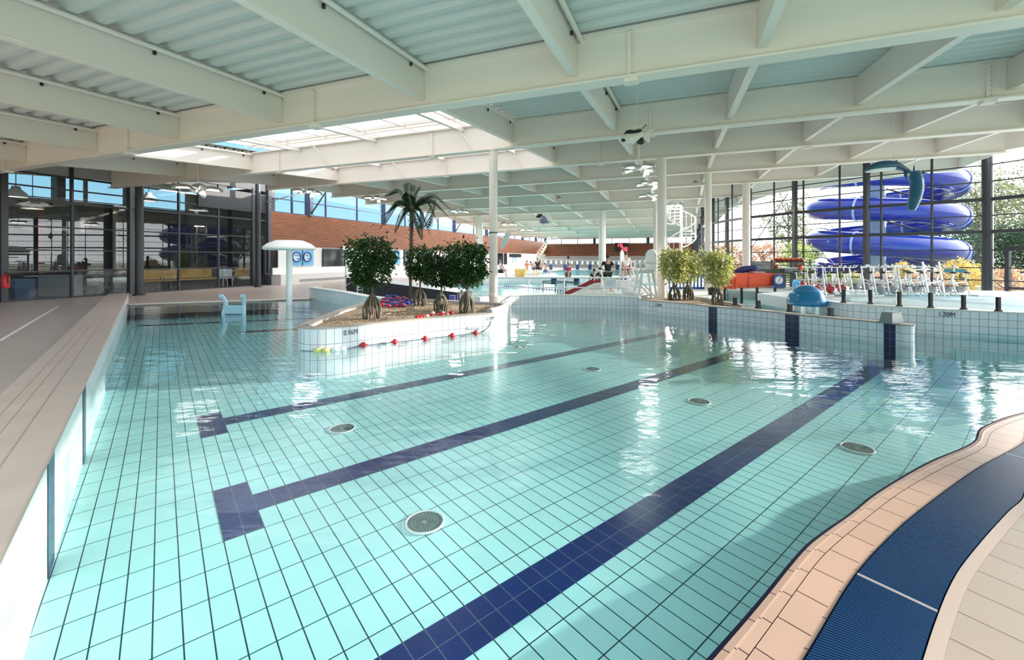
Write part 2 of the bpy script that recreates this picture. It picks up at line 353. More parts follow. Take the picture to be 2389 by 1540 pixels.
def match(E):                              # parametrise the outer curves by the nearest normal crossing of the first one
    Es = resample(spline(E, 14), 900); out = []
    j = 0
    for i, p in enumerate(E0r):
        best = min(range(max(0, j - 3), min(900, j + 60)), key=lambda k: abs((Es[k] - p).dot((E0r[min(NP - 1, i + 1)] - E0r[max(0, i - 1)]).normalized())))
        j = max(j, best); out.append(Es[best])
    return out
E1r, E2r, E3r = match(E1), match(E2), match(E3)
def smooth_path(P, it=4):
    for _ in range(it): P = [P[0]] + [(P[i - 1] + P[i] * 2 + P[i + 1]) / 4 for i in range(1, len(P) - 1)] + [P[-1]]
    return P
E1r, E2r, E3r = smooth_path(E1r), smooth_path(E2r), smooth_path(E3r)
EN = [a.lerp(b, 0.20) for a, b in zip(E0r, E1r)]
edge = thing('trim_3', None, None); struct(edge)
mb = MB(); strip(mb, E0r, EN, .004, dz=.006); ribbon(mb, E0r, FZ, .004, -1); mb.build('navy_nosing', mat('navy_nosing_glaze', (0.004, 0.007, 0.03), 0.7, spec=.15), edge)
mb = MB(); EM = [a.lerp(b, .35) for a, b in zip(EN, E1r)]; EM2 = [a.lerp(b, .47) for a, b in zip(EN, E1r)]
E1i = [a.lerp(b, .96) for a, b in zip(EN, E1r)]
strip(mb, EN, EM, .010, dz=.005); strip(mb, EM, EM2, .015, dz=-.001); strip(mb, EM2, E1i, .014, dz=.0); mb.build('rim_tile', PINKT, edge)
mb = MB(); strip(mb, E1i, E1r, .008); mb.build('rim_joint', mat('joint_brown2', (0.16, 0.07, 0.05), 0.8), edge)
E2i = [a.lerp(b, .88) for a, b in zip(E1r, E2r)]
mb = MB(); strip(mb, E1r, E2i, .014); strip(mb, E2i, E2r, .014, dz=.002); mb.build('edge_tile', PINKT, edge)
# overflow channel with ribbed grates
mb = MB(); strip(mb, E2r, E3r, -.05); ribbon(mb, E2r, -.05, .02, -1); ribbon(mb, E3r, -.05, .02, 1); struct(mb.build('floor_channel', mat('channel_dark', (0.01, 0.015, 0.03), 0.5)))
GRATE = mat('dark_blue_grate', (0.010, 0.045, 0.125), 0.28)
cuts = [0, 34, 62, 92, 122, 150, 180, NP - 1]
names = ['blue ribbed overflow grate panel at the corner behind the photographer', 'blue ribbed overflow grate panel at the bottom edge, before the visible joint', 'blue ribbed overflow grate panel just past the joint', 'blue ribbed overflow grate panel where the channel bends', 'blue ribbed overflow grate panel by the bright waterline', 'blue ribbed overflow grate panel running out to the side', 'blue ribbed overflow grate panel furthest along the channel']
# place a joint where the photograph shows it
jp = U(1500 + 1330 / 2.687, 1000 + 925 / 2.687, 0); ji = min(range(NP), key=lambda k: (E2r[k] - jp).length)
cuts = sorted(set([0, max(4, ji - 58), ji, min(NP - 20, ji + 52), NP - 1]))
for q in range(len(cuts) - 1):
    i0, i1 = cuts[q], cuts[q + 1]
    A = [E2r[i].lerp(E3r[i], .02) for i in range(i0, i1 + 1)]; B = [E2r[i].lerp(E3r[i], .98) for i in range(i0, i1 + 1)]
    LL = sum((B[i + 1] - B[i]).length + (A[i + 1] - A[i]).length for i in range(len(A) - 1)) / 2
    nr = max(8, int(LL / .0135)); A = resample(A, nr); B = resample(B, nr); mb = MB()
    for i in range(1, nr - 1):
        mb.bar(A[i] + Vector((0, 0, .012 - A[i].z)), B[i] + Vector((0, 0, .012 - B[i].z)), .0078, .014)
    g = thing('overflow_grate', ['blue ribbed overflow grate panel nearest the photographer', 'blue ribbed overflow grate panel below the cross joint', 'blue ribbed overflow grate panel above the cross joint', 'blue ribbed overflow grate panel running off to the side'][min(q, 3)], 'grate')
    mb.build('ribs', GRATE, g)
    for t in (.12, .5, .88): mb = MB(); mb.tube([A[i].lerp(B[i], t) + Vector((0, 0, .0 - A[i].z)) for i in range(0, nr, 3)], .004, 5); mb.build('tie_rod', GRATE, g)
    if i1 != NP - 1:
        mb = MB(); mb.bar(A[-1] + Vector((0, 0, .012 - A[-1].z)), B[-1] + Vector((0, 0, .012 - B[-1].z)), .016, .016); mb.build('end_bar', mat('grate_end', (0.35, 0.30, 0.30), 0.4), g)
# near deck beyond the grate
E4 = [p + (q - o) / (q - o).length * .045 for p, o, q in zip(E3r, E2r, E3r)]
mb = MB(); strip(mb, E3r, E4, .017); mb.build('channel_rim', mat('pale_pink_rim', (0.50, 0.38, 0.32), 0.4), edge)
mb = MB(); E5 = [p + (q - o) / (q - o).length * 2.2 for p, o, q in zip(E3r, E2r, E3r)]
k = 0
E4b = smooth_path(E4, 20); E5 = smooth_path(E5, 60); strip(mb, E4, E5, .016); struct(mb.build('floor_near_deck', PINKW))
# ---------------------------------------------------------------- walls of the pool with tiles
def traced(pts, z): return [U(x, y, z) for x, y in pts]
def wall_block(name, path, z0, z1, thick, m, side=1, coping=.02, cm=COPE, closed=False, cname='coping'):
    """a low tiled wall along a path (front face on the path) with a rounded coping on it"""
    mb = MB(); back = offset(path, thick)
    ribbon(mb, path, z0, z1 - coping, 1); ribbon(mb, back, z0, z1 - coping, -1)
    ribbon(mb, [path[-1], back[-1]], z0, z1 - coping, 1); ribbon(mb, [back[0], path[0]], z0, z1 - coping, 1)
    w_ = thing(name, None, None); mb.build('tiled_face', m, w_)
    mb = MB(); fo = offset(path, -.012); bo = offset(path, thick + .012)
    rings = []
    for f, b in zip(fo, bo):
        rings.append([Vector((f.x, f.y, z1 - coping)), Vector((f.x, f.y, z1 - .008)), f.lerp(b, .03) + Vector((0, 0, z1)), f.lerp(b, .97) + Vector((0, 0, z1)), Vector((b.x, b.y, z1 - .008)), Vector((b.x, b.y, z1 - coping))])
    vs = [p for r_ in rings for p in r_]; n = 6
    fs = [(i * n + k, (i + 1) * n + k, (i + 1) * n + (k + 1) % n, i * n + (k + 1) % n) for i in range(len(rings) - 1) for k in range(n)]
    fs += [tuple(range(n)), tuple(range((len(rings) - 1) * n, len(rings) * n))[::-1]]
    mb.add(vs, fs); mb.build(cname, cm, w_)
    return w_
WCOPE = mat('pale_coping', (0.80, 0.77, 0.72), 0.5)
# centre planter: a ring wall with sand inside
PZ = .36
fr = [(695, 760), (703, 763.5), (722, 765.5), (748, 765), (793, 762.4), (843, 757), (894, 751.6), (950, 746), (1012, 740), (1062, 736), (1112, 732), (1150, 729.5)]
en = [(1164, 727), (1180, 722), (1190, 715), (1192.5, 709.5)]
bk = [(1180, 706.5), (1142, 704.5), (1070, 701), (1010, 698), (950, 697), (900, 700), (849, 706), (820, 713), (788, 722), (740, 740), (708, 754)]
ring = smooth_path(resample([Vector((p.x, p.y, 0)) for p in traced(fr + en + bk + [fr[0]], PZ)], 150), 2)
pl = thing('planter', 'large curved tiled planter island with trees, marked 0.96M', 'planter')
mb = MB(); ribbon(mb, ring, FZ, PZ - .02, 1); mb.build('tiled_wall', WTILE, pl)
inn = offset(ring, .16)
mb = MB(); ribbon(mb, inn, .2, PZ - .02, -1); mb.build('inner_wall', WTILE, pl)
mb = MB(); ou = offset(ring, -.012); ii = offset(ring, .17)
for i in range(len(ring) - 1):
    q = []
    for j in (i, i + 1):
        o_, n_ = ou[j], ii[j]; q.append([Vector((o_.x, o_.y, PZ - .022)), Vector((o_.x, o_.y, PZ - .008)), o_.lerp(n_, .06) + Vector((0, 0, PZ)), o_.lerp(n_, .94) + Vector((0, 0, PZ)), Vector((n_.x, n_.y, PZ - .022))])
    for k in range(4): mb.add([q[0][k], q[1][k], q[1][k + 1], q[0][k + 1]], [(0, 1, 2, 3)])
mb.build('coping', COPE, pl)
# the raised rounded end cap at the planter's right end
capc = [Vector((p.x, p.y, 0)) for p in traced([(1150, 729.5), (1164, 727), (1180, 722), (1190, 715), (1192.5, 709.5)], PZ)]
mb = MB(); cs = offset(spline(capc, 5), .09); mb.tube([p + Vector((0, 0, PZ + .0)) for p in cs], .085, 12); mb.build('end_cap', WCOPE, pl)
import itertools
def fill_sand(poly, z, name, label, dz=.03):
    mb = MB(); cen = Vector((sum(p.x for p in poly) / len(poly), sum(p.y for p in poly) / len(poly), 0)); R = 9
    rng = random.Random(3)
    rows = []
    for r_ in range(R + 1):
        rows.append([Vector((0, 0, z + (0 if r_ == 0 else dz * (r_ / R) * 1.3 + rng.uniform(-.012, .02)))) + p.lerp(cen, r_ / R) for p in poly])
    n = len(poly); vs = [v for r_ in rows for v in r_]
    fs = [(a * n + k, a * n + (k + 1) % n, (a + 1) * n + (k + 1) % n, (a + 1) * n + k) for a in range(R) for k in range(n)]
    mb.add(vs, fs, smooth=True); return tag(mb.build(name, SAND), label, 'bark', kind='stuff')
so = fill_sand([Vector((p.x, p.y, 0)) for p in offset(ring[:-1] + [ring[0]], .165)[:-1]], .30, 'bark_mulch', 'brown bark and soil'); so.parent = pl; del so['category']
def text_on(body, a, size, nrm_from, z, label, m=BLACK, extr=.001):
    cu = bpy.data.curves.new('depth_marking', 'FONT'); cu.body = body; cu.size = size; cu.extrude = extr; cu.align_x = 'CENTER'; cu.materials.append(m)
    o = bpy.data.objects.new('depth_marking', cu); S.collection.objects.link(o)
    d = Vector(nrm_from).normalized()       # direction of reading
    o.matrix_world = Matrix(((d.x * .80, 0, d.y, a.x), (d.y * .80, 0, -d.x, a.y), (0, 1, 0, z), (0, 0, 0, 1)))
    bpy.context.view_layer.update(); me = bpy.data.meshes.new_from_object(o); mw = o.matrix_world.copy(); bpy.data.objects.remove(o)
    o = bpy.data.objects.new('depth_marking', me); S.collection.objects.link(o); o.matrix_world = mw
    if label: tag(o, label, 'depth sign')
    return o
def near_on(path, px):
    r = (px - CX) / F; return min(range(len(path) - 1), key=lambda k: abs(path[k].x / path[k].y - r) + (0 if path[k].y < 20 else 9))
def mark_on(path, px, body, z, label, size=.13):
    cand = [k for k in range(1, len(path) - 1)]
    k = min(cand, key=lambda k: abs(path[k].x / path[k].y - (px - CX) / F) * 40 + path[k].y * .25)
    d = path[k + 1] - path[k - 1]; d.z = 0; d.normalize(); n_ = Vector((d.y, -d.x, 0)); p = path[k] + n_ * .004
    return text_on(body, p, size, d, z, label)
mark_on(ring, 812, '0.96M', .215, 'black depth marking 0.96M on the planter wall', .115)
mark_on(ring, 1141, '1.10M', .215, 'black depth marking 1.10M near the right end of the planter wall', .10)
def stripe_on(path, px, z0, z1, w_=.25, name='trim_4'):
    k = min(range(1, len(path) - 1), key=lambda k: abs(path[k].x / path[k].y - (px - CX) / F) * 40 + path[k].y * .25)
    d = (path[k + 1] - path[k - 1]); d.z = 0; d.normalize(); n_ = Vector((d.y, -d.x, 0)); mb = MB()
    pts = [path[k] + n_ * .010 + d * w_ * t for t in (-.5, 0, .5)]
    ribbon(mb, pts, z0, z1, 1); return struct(mb.build(name, tile_mat('navy_stripe_tile', (0.008, 0.018, 0.08), (0.15, 0.18, 0.24), 0.13, 0.125, 0.005)))
# far centre wall of the pool
W3 = [Vector((p.x, p.y, 0)) for p in traced([(1120, 694), (1175, 690.5), (1235, 688.3), (1340, 688.3), (1420, 690), (1492, 692.5)], .36)]
W3 = resample(spline(W3, 6), 30); struct(wall_block('wall_far_pool_edge', W3, FZ, .36, .22, WTILE, cm=WCOPE))
# right planter island and its long tapering arm
ARM = [Vector((p.x, p.y, 0)) for p in traced([(1489.5, 697.5), (1530, 701.5), (1578.6, 705.5), (1620, 709.5), (1655, 713.5), (1720, 719.5), (1780, 724.5), (1859, 733), (1930, 740), (2000, 746), (2073, 752.5), (2100, 756)], .34)]
ARM = resample(spline(ARM, 6), 70)
e_ = (ARM[-1] - ARM[-2]).normalized(); nn_ = Vector((-e_.y, e_.x, 0)); endp = ARM[-1]
capp = [endp + e_ * .13 * math.sin(t) + nn_ * .13 * (1 - math.cos(t)) for t in [PI * i / 8 for i in range(1, 5)]]
armw = wall_block('wall_right_pool_arm', ARM, FZ, .34, .22, WTILEB)
cc_ = endp + nn_ * .11; sem = [cc_ - nn_ * .11 * math.cos(t) + e_ * .11 * math.sin(t) for t in [PI * i / 12 for i in range(13)]]
mb = MB(); ribbon(mb, sem, FZ, .32, 1); mb.build('round_end', WTILEB, armw)
sem2 = [cc_ - nn_ * .122 * math.cos(t) + e_ * .122 * math.sin(t) for t in [PI * i / 12 for i in range(13)]]
mb = MB(); mb.prism([(q.x, q.y) for q in sem2], .32, .34); mb.build('end_coping', COPE, armw)
struct(armw)
mark_on(ARM, 1533, '1.30M', .195, 'black depth marking 1.30M on the right planter wall under the column', .105)
for px in (1665, 1846, 2079): stripe_on(ARM, px, FZ, .315, .26 if px > 1700 else .2, 'trim_5')
BACK2 = [Vector((p.x, p.y, 0)) for p in traced([(1496, 690), (1540, 687), (1590, 688), (1623, 692), (1672, 701), (1730, 712)], .34)]
isl = [p for p in ARM if p.x / p.y < (1740 - CX) / F] ; poly2 = [offset(ARM, .2)[i] for i in range(len(isl))] + list(reversed(resample(BACK2, 12)))
fill_sand(poly2, .27, 'bark_mulch', 'dry bark filling the right planter island under the bushy trees', .02)
bw = wall_block('wall_right_planter_back', resample(BACK2, 14), FZ, .34, .16, WTILEB, cm=COPE); struct(bw)
# deck edge wall with 1.30M at the right
WR = [Vector((p.x, p.y, 0)) for p in traced([(1980, 709), (2060, 713.3), (2200, 721.5), (2389, 729.5)], .48)]
WR = [WR[0] + Vector((.02, .9, 0))] + [WR[0]] + WR[1:] + [WR[-1] + Vector((3.2, -1.6, 0)), WR[-1] + Vector((7, -3.4, 0))]
WRr = [WR[0]] + resample(WR[1:], 50)
struct(wall_block('wall_right_pool_edge', WRr, FZ, .48, .2, WTILEB, cm=WCOPE))
mark_on(WRr, 2218, '1.30M', .345, 'large black depth marking 1.30M on the deck edge wall below the glass barrier', .12)
# ---------------------------------------------------------------- decks
def deck(name, poly, z, m, th=.3):
    mb = MB(); mb.prism([(p[0], p[1]) for p in poly], z - th, z); return struct(mb.build(name, m))
# left and back deck
p_el = U(303, 711.5, .03); p_er = U(722, 697.5, .03)
out = LA - nL * .5
deck('floor_left_deck', [LB - nL * .46, LA - nL * .46, p_el, p_el.lerp(p_er, .5), p_er, G(-12.6, 14.5), G(-13.5, 20), G(-20.3, 20), G(-20.3, -8), ][::-1], .03, DKTILE)
deck('floor_side_deck', [G(-13.5, 19.95), G(-13.5, 36), G(-13.5, 66), G(-20.3, 66), G(-20.3, 19.95)], .028, DKTILE)
mb = MB(); mb.bar(U(0, 795, .032), U(135, 715, .032), .05, .006); struct(mb.build('trim_6', mat('white_line', (0.85, 0.82, 0.8), 0.5)))
deck('floor_kerb', [p_el + Vector((0, 0, 0)), p_er, p_er + Vector((-.05, .28, 0)), p_el + Vector((-.1, .28, 0))], .045, mat('kerb_stone', (0.74, 0.69, 0.62), 0.5))
# back low wall of the left pool part
BWp = [Vector((p.x, p.y, 0)) for p in traced([(722, 670.5), (760, 675), (800, 681), (848, 690.5), (895, 696)], .41)]
struct(wall_block('wall_back_pool_edge', resample([BWp[0] + Vector((-.0, .5, 0))] + BWp, 26), FZ, .41, .25, tile_mat('soft_white_tile', (0.80, 0.82, 0.84), (0.66, 0.70, 0.74), 0.25, 0.125, 0.004), cm=WCOPE))
# far pool: lower water, tiled far edge, deck, second pool
FPZ = -.35
deck('floor_platform', [Vector((-7.0, 15.8, 0)), Vector((-3.2, 12.6, 0)), Vector((-1.9, 15.0, 0)), Vector((-6.0, 19.5, 0))], .03, DKTILE)
mb = MB(); q = [(-11, 17.2), (-3, 13), (-1, 12.9), (4, 12.9), (8, 22), (11, 31.4), (-12, 31.4)]
mb.add([(x, y, FPZ) for x, y in q], [tuple(range(len(q)))]); tag(mb.build('far_pool_water', WATERF), 'choppy blue water of the swimming pool behind the centre wall', 'water', kind='structure')
mb = MB(); mb.add([(x, y, FPZ - .22) for x, y in q], [tuple(range(len(q)))], [[(x, y) for x, y in q]]); struct(mb.build('far_pool_floor', FTILE))
mb = MB(); ribbon(mb, [Vector((-14, 31.37, 0)), Vector((14, 31.37, 0))], -.9, -.02, 1); struct(mb.build('wall_far_pool', WTILE))
for px in (1292, 1345, 1405):
    x = (px - CX) / F * 31.4; mb = MB(); ribbon(mb, [Vector((x - .2, 31.35, 0)), Vector((x + .2, 31.35, 0))], -.9, -.02, 1); struct(mb.build('trim_7', mat('navy_glaze', (0, 0, 0))))
deck('floor_far_deck', [(-14, 31.4), (14, 31.4), (15, 34.6), (-14, 34.6)], .03, mat('far_deck', (0.78, 0.74, 0.70), 0.5))
mb = MB(); q = [(-12, 34.6), (15, 34.6), (24, 60), (2, 60)]
mb.add([(x, y, -.02) for x, y in q], [(0, 1, 2, 3)]); tag(mb.build('lap_pool_water', WATERF), 'bright water of the lap pool in front of the dark wooden end wall', 'water', kind='structure')
mb = MB(); mb.add([(x, y, -.22) for x, y in q], [(0, 1, 2, 3)], [[(x, y) for x, y in q]]); struct(mb.build('lap_pool_floor', FTILE))
deck('floor_end_deck', [(-2, 58), (30, 52), (30, 66), (0, 74)], .03, CREAM)
# right decks: floor by the chair, white platform, bike deck
deck('floor_chair_deck', [(3.75, 12.95), (5.3, 12.4), (7.6, 15.2), (9.6, 15.2), (11.5, 20), (12.5, 31.4), (11, 31.4), (8, 22)], .28, mat('pale_deck', (0.80, 0.78, 0.74), 0.5))
deck('floor_mid_ledge', [(2.9, 19.2), (7.4, 19.2), (8.2, 24.6), (2.9, 24.6)], -.13, mat('pale_deck', (0, 0, 0)), .5)
# lagoon behind the arm
mb = MB(); q = [(5.3, 12.5), (6.2, 10.6), (9.2, 7.0), (11, 8.6), (8.2, 11.5), (8.8, 14.8), (7.4, 14.9)]
mb.add([(x, y, .06) for x, y in q], [tuple(range(len(q)))]); tag(mb.build('lagoon_water', WATERF), 'shallow bubbling water around the blue dome', 'water', kind='structure')
deck('floor_lagoon', q, -.25, FTILE)
deck('floor_white_platform', [(7.5, 15.0), (8.4, 14.2), (8.9, 12.8), (12.2, 14.9), (16, 13), (17.2, 14.2), (13.5, 16.6), (12, 20.2), (11.2, 25), (12, 31), (9.0, 31.0), (9.5, 20)], .33, mat('white_floor', (0.82, 0.81, 0.79), 0.45))
WRo = offset(WRr, .18)
deck('floor_right_deck', [WRo[1], WRo[1] + Vector((.0, 3.7, 0)), (12.2, 14.9), (16.5, 13.6), (18, 9.5), (17, 0), (14, 0)][:6] + [WRo[-1]] + [WRo[i] for i in range(len(WRo) - 2, 1, -6)], .40, mat('bike_deck', (0.66, 0.69, 0.72), 0.4))
# outside ground
mb = MB(); mb.add([(-150, -120, -.6), (200, -120, -.6), (200, 260, -.6), (-150, 260, -.6)], [(0, 1, 2, 3)]); struct(mb.build('ground_outside', mat('outside_ground', (0.30, 0.32, 0.20), 0.9, noise=.3, nscale=.6)))
# ================================================================ roof: main beams, cross beams, ribbed deck, skylights
BC = [0.6, 5.9, 9.8, 13.5, 17.2, 20.9, 24.6, 28.3, 32.0, 35.7, 39.4, 43.0, 48.0, 54.0, 60.0, 66.0]
BH = [2.2, 2.354, 2.664, 2.935, 3.09, 3.20, 3.105, 3.06, 2.86, 2.60, 2.47, 2.35, 2.42, 2.55, 2.75, 2.95]
HB = .66                                         # beam depth
BZ = [EYE + h for h in BH]
V0 = [-20.3] * 2 + [-20.3, -16.6, -16.6] + [-17.6] * 11
def vend(i, px): return v_on(BC[i], px)
V1 = [14.5, 13.8, 12.6, 10.6, vend(4, 2346), vend(5, 2238), vend(6, 1809), vend(7, 1735), vend(8, 1690), vend(9, 1672)] + [vend(i, 1650) for i in range(10, 16)]
VX = [14.3, 12.0, 9.6, 7.3, 5.1, 3.0, .88, -1.4, -3.85, -6.9, -9.85, -12.8, -16.0]
def ibeam(a, b, wd, hb, tf=.03, tw=.05):
    """I beam between two points given at its underside"""
    mb = MB(); up = Vector((0, 0, 1))
    mb.bar(a + up * tf / 2, b + up * tf / 2, wd, tf); mb.bar(a + up * hb / 2, b + up * hb / 2, tw, hb - .02); mb.bar(a + up * (hb - tf / 2), b + up * (hb - tf / 2), wd, tf)
    return mb
for i, c in enumerate(BC):
    a = G(V0[i] - .05, c, BZ[i]); b = G(V1[i], c, BZ[i])
    o = ibeam(a, b, .24, HB).build('roof_beam', WHITE); o['kind'] = 'structure'
    # stiffener plates and bolted joints
    mb = MB(); v = V0[i] + 3.3
    while v < V1[i] - 1 and i < 7:
        if i in (1, 2, 3):
            p = G(v, c - .035, BZ[i]); mb.bar(p + Vector((0, 0, .03)), p + Vector((0, 0, HB - .04)), .05, .05, up=(UX, UY, 0))
            for k in range(7): q = G(v + .05, c - .05, BZ[i] + .08 + k * .08); mb.bar(q, q + G(0, -.02), .022, .022)
            q = G(v + .02, c, BZ[i] - .02); mb.bar(q - G(.09, 0), q + G(.09, 0), .16, .05)
        v += 5.45
    if mb.v: mb.build('splice_plate', WHITE, o)
for i in range(len(BC) - 1):
    c0, c1 = BC[i], BC[i + 1]
    for v in VX:
        if v > min(V1[i], V1[i + 1]) - .3 or v < max(V0[i], V0[i + 1]) - .4: continue
        if i in (1, 2) and v in (-6.9, -9.85): continue
        if i > 9 and VX.index(v) % 2: continue
        hb = .52; a = G(v, c0 + .03, BZ[i] + HB - hb - .0); b = G(v, c1 - .03, BZ[i + 1] + HB - hb)
        tw = .11
        mb = MB(); up = Vector((0, 0, 1)); mb.bar(a + up * .015, b + up * .015, tw, .03); mb.bar(a + up * hb / 2, b + up * hb / 2, tw - .02, hb - .02)
        o = mb.build('roof_cross_beam', WHITE); o['kind'] = 'structure'
        if i < 7:                               # purlin angle with small clips along the top
            mb = MB(); s = .12; z = HB - .05
            mb.tube([G(v + s, c0, BZ[i] + z), G(v + s, c1, BZ[i + 1] + z)], .035, 8, caps=False); mb.build('pipe', WHITE, o)
            mb = MB()
            for k in (.25, .6, .92):
                p = G(v + .07, c0 + (c1 - c0) * k, BZ[i] * (1 - k) + BZ[i + 1] * k + z - .05); mb.box(p, (.03, .03, .05))
            mb.build('pipe_clip', BLACK, o)
# ribbed metal deck
for i in range(len(BC) - 1):
    c0, c1 = BC[i], BC[i + 1]; z0, z1 = BZ[i] + HB, BZ[i + 1] + HB; n = max(6, int((c1 - c0) / .27)); mb = MB()
    va, vb = min(V0[i], V0[i + 1]) - .3, max(V1[i], V1[i + 1]) + .1
    spans = [(va, vb)]
    if i in (1, 2): spans = [(va, -12.85), (-3.8, vb)]
    for (sa, sb) in spans:
        for k in range(n):
            for t0, t1, h0, h1 in ((0, .32, 0, 0), (.32, .45, 0, .075), (.45, .85, .075, .075), (.85, 1, .075, 0)):
                u0, u1 = (k + t0) / n, (k + t1) / n
                def P(v, u, h):
                    # right side follows the slanting roof edge
                    ve = V1[i] + (V1[i + 1] - V1[i]) * u + .1
                    vs_ = V0[i] + (V0[i + 1] - V0[i]) * u - .3
                    vv = min(v, ve) if v == vb else (max(v, vs_) if v == va else v)
                    return G(vv, c0 + (c1 - c0) * u, z0 + (z1 - z0) * u + h)
                mb.add([P(sa, u0, h0), P(sb, u0, h0), P(sb, u1, h1), P(sa, u1, h1)], [(3, 2, 1, 0)])
        # weather skin above
    o = mb.build('ceiling', DECKM); o['kind'] = 'structure'
    mb = MB()
    for (sa, sb) in spans:
        sb_ = sb if sb != vb else None
        mb.add([G(sa, c0, z0 + .12), G(V1[i] + .1 if sb_ is None else sb, c0, z0 + .12), G(V1[i + 1] + .1 if sb_ is None else sb, c1, z1 + .12), G(sa, c1, z1 + .12)], [(0, 1, 2, 3)])
    o2 = mb.build('ceiling_skin', WHITE, o)
    # edge fascia at the right end
    mb = MB(); mb.bar(G(V1[i], c0, z0 - .26), G(V1[i + 1], c1, z1 - .26), .06, .62); o = mb.build('trim_8', WHITE); struct(o)
    mb = MB(); mb.bar(G(V0[i] - .1, c0, z0 - .16), G(V0[i + 1] - .1, c1, z1 - .16), .06, .40); o = mb.build('trim_9', WHITE); struct(o)
# skylights over the empty bays
FROST = mat('skylight_sheet', (0.9, 0.93, 0.95), 0.6)
def translucent(name, col):
    m = bpy.data.materials.new(name); m.use_nodes = True; n = m.node_tree.nodes; l = m.node_tree.links; n.clear(); o = n.new('ShaderNodeOutputMaterial')
    t = n.new('ShaderNodeBsdfTransparent'); t.inputs[0].default_value = (*col, 1); d = n.new('ShaderNodeBsdfTranslucent'); d.inputs[0].default_value = (.6, .6, .6, 1)
    mx = n.new('ShaderNodeMixShader'); mx.inputs[0].default_value = .5; l.new(t.outputs[0], mx.inputs[1]); l.new(d.outputs[0], mx.inputs[2]); l.new(mx.outputs[0], o.inputs[0]); return m
SKYL = translucent('skylight_panel', (.34, .35, .37))
for i in (1, 2):
    c0, c1 = BC[i], BC[i + 1]; z0, z1 = BZ[i] + HB, BZ[i + 1] + HB
    wn = thing('window_%d' % (i + 18), None, None); struct(wn)
    mb = MB(); mb.add([G(-12.85, c0, z0 + .3), G(-3.8, c0, z0 + .3), G(-3.8, c1, z1 + .3), G(-12.85, c1, z1 + .3)], [(0, 1, 2, 3)]); mb.build('pane', SKYL, wn)
    mb = MB()
    for v in (-12.5, -11.1, -9.6, -8.2, -6.9, -5.4, -4.1): mb.bar(G(v, c0, z0 + .22), G(v, c1, z1 + .22), .05, .10)
    for k in (.04, .35, .65, .96): c = c0 + (c1 - c0) * k; z = z0 + (z1 - z0) * k; mb.bar(G(-12.85, c, z + .24), G(-3.8, c, z + .24), .07, .08)
    mb.build('glazing_bar', WHITE, wn)
    mb = MB()
    for v in (-10.7, -7.9, -5.2): mb.bar(G(v, c0, z0 - .06), G(v, c1, z1 - .06), .10, .12)
    mb.build('tie_purlin', WHITE, wn)
    mb = MB()
    for v in (-9.6, -4.9): mb.tube([G(v - .35, c1 - .3, z1 - .04), G(v, c1 - .06, BZ[i + 1] + .05)], .02, 6)
    mb.build('stay_rod', WHITE, wn)
# ================================================================ columns
def roof_z(v, c):
    for i in range(len(BC) - 1):
        if BC[i] <= c <= BC[i + 1]:
            t = (c - BC[i]) / (BC[i + 1] - BC[i]); return BZ[i] * (1 - t) + BZ[i + 1] * t
    return 4.3
def column(px, bi, zb, r, label, m=WHITE, foot='plate', yb=None):
    c = BC[bi]; ratio = (px - CX) / F; Y = c / (UY + UX * ratio); X = ratio * Y
    t = thing('column', label, 'column', (X, Y, zb)); h = BZ[bi] - zb
    mb = MB(); mb.tube([(0, 0, .0), (0, 0, h)], r, 28); mb.build('shaft', m, t)
    mb = MB(); mb.tube([(0, 0, h - .02), (0, 0, h)], r * 1.25, 20); mb.build('cap_plate', m, t)
    if foot == 'cone':
        mb = MB(); mb.lathe([(r * 2.6, 0), (r * 2.5, .05), (r * 1.05, .36), (r, .38)], n=28); mb.build('base_cone', m, t)
    if foot == 'collar':
        mb = MB(); mb.lathe([(r * 1.12, .22), (r * 1.12, .30), (r, .31)], n=28); mb.build('base_collar', m, t)
        mb = MB(); mb.tube([(0, 0, 2.06 - zb), (0, 0, 2.09 - zb)], r * 1.06, 20); mb.build('strap', mat('dark_strap', (.08, .1, .11), .5), t)
    return t
col1 = column(1151, 2, .28, .105, 'tall white round column rising from the centre planter', foot='collar')
column(1544, 3, .27, .13, 'white round column standing in the right planter beside the bushy trees', foot='plate')
column(1652, 4, .28, .12, 'white round column behind the single tree right of the planter pair', foot='plate')
column(1741, 5, .33, .155, 'white round column with a cone foot in front of the orange containers', foot='cone')
column(1405, 7, -.3, .225, 'thick white column at the back of the hall behind the man in black')
column(1118, 7, -.1, .25, 'thick white column near the wooden side wall behind the palm')
column(1529, 6, .05, .11, 'thin white column seen just left of the right planter column')
def dark_column(px, v, zb, r, label, top):
    c = c_on(v, px); p = G(v, c, zb); t = thing('dark_column', label, 'column', p)
    mb = MB(); mb.tube([(0, 0, 0), (0, 0, top - zb)], r, 20); mb.build('shaft', DARK, t)
    mb = MB(); mb.tube([(0, 0, 0), (0, 0, .05)], r * 1.5, 16); mb.build('base_plate', DARK, t)
dark_column(325, -19.3, .03, .135, 'dark grey round column in the middle of the dark glazed wall', 4.6)
dark_column(602, -19.3, .03, .12, 'dark grey round column where the dark glazed wall meets the wooden wall', 5.4)
def ceil_z(x, y):
    v = x * UY - y * UX; c = x * UX + y * UY
    for i in range(len(BC) - 1):
        if BC[i] <= c <= BC[i + 1]: t = (c - BC[i]) / (BC[i + 1] - BC[i]); return BZ[i] * (1 - t) + BZ[i + 1] * t + HB
    return 4.9
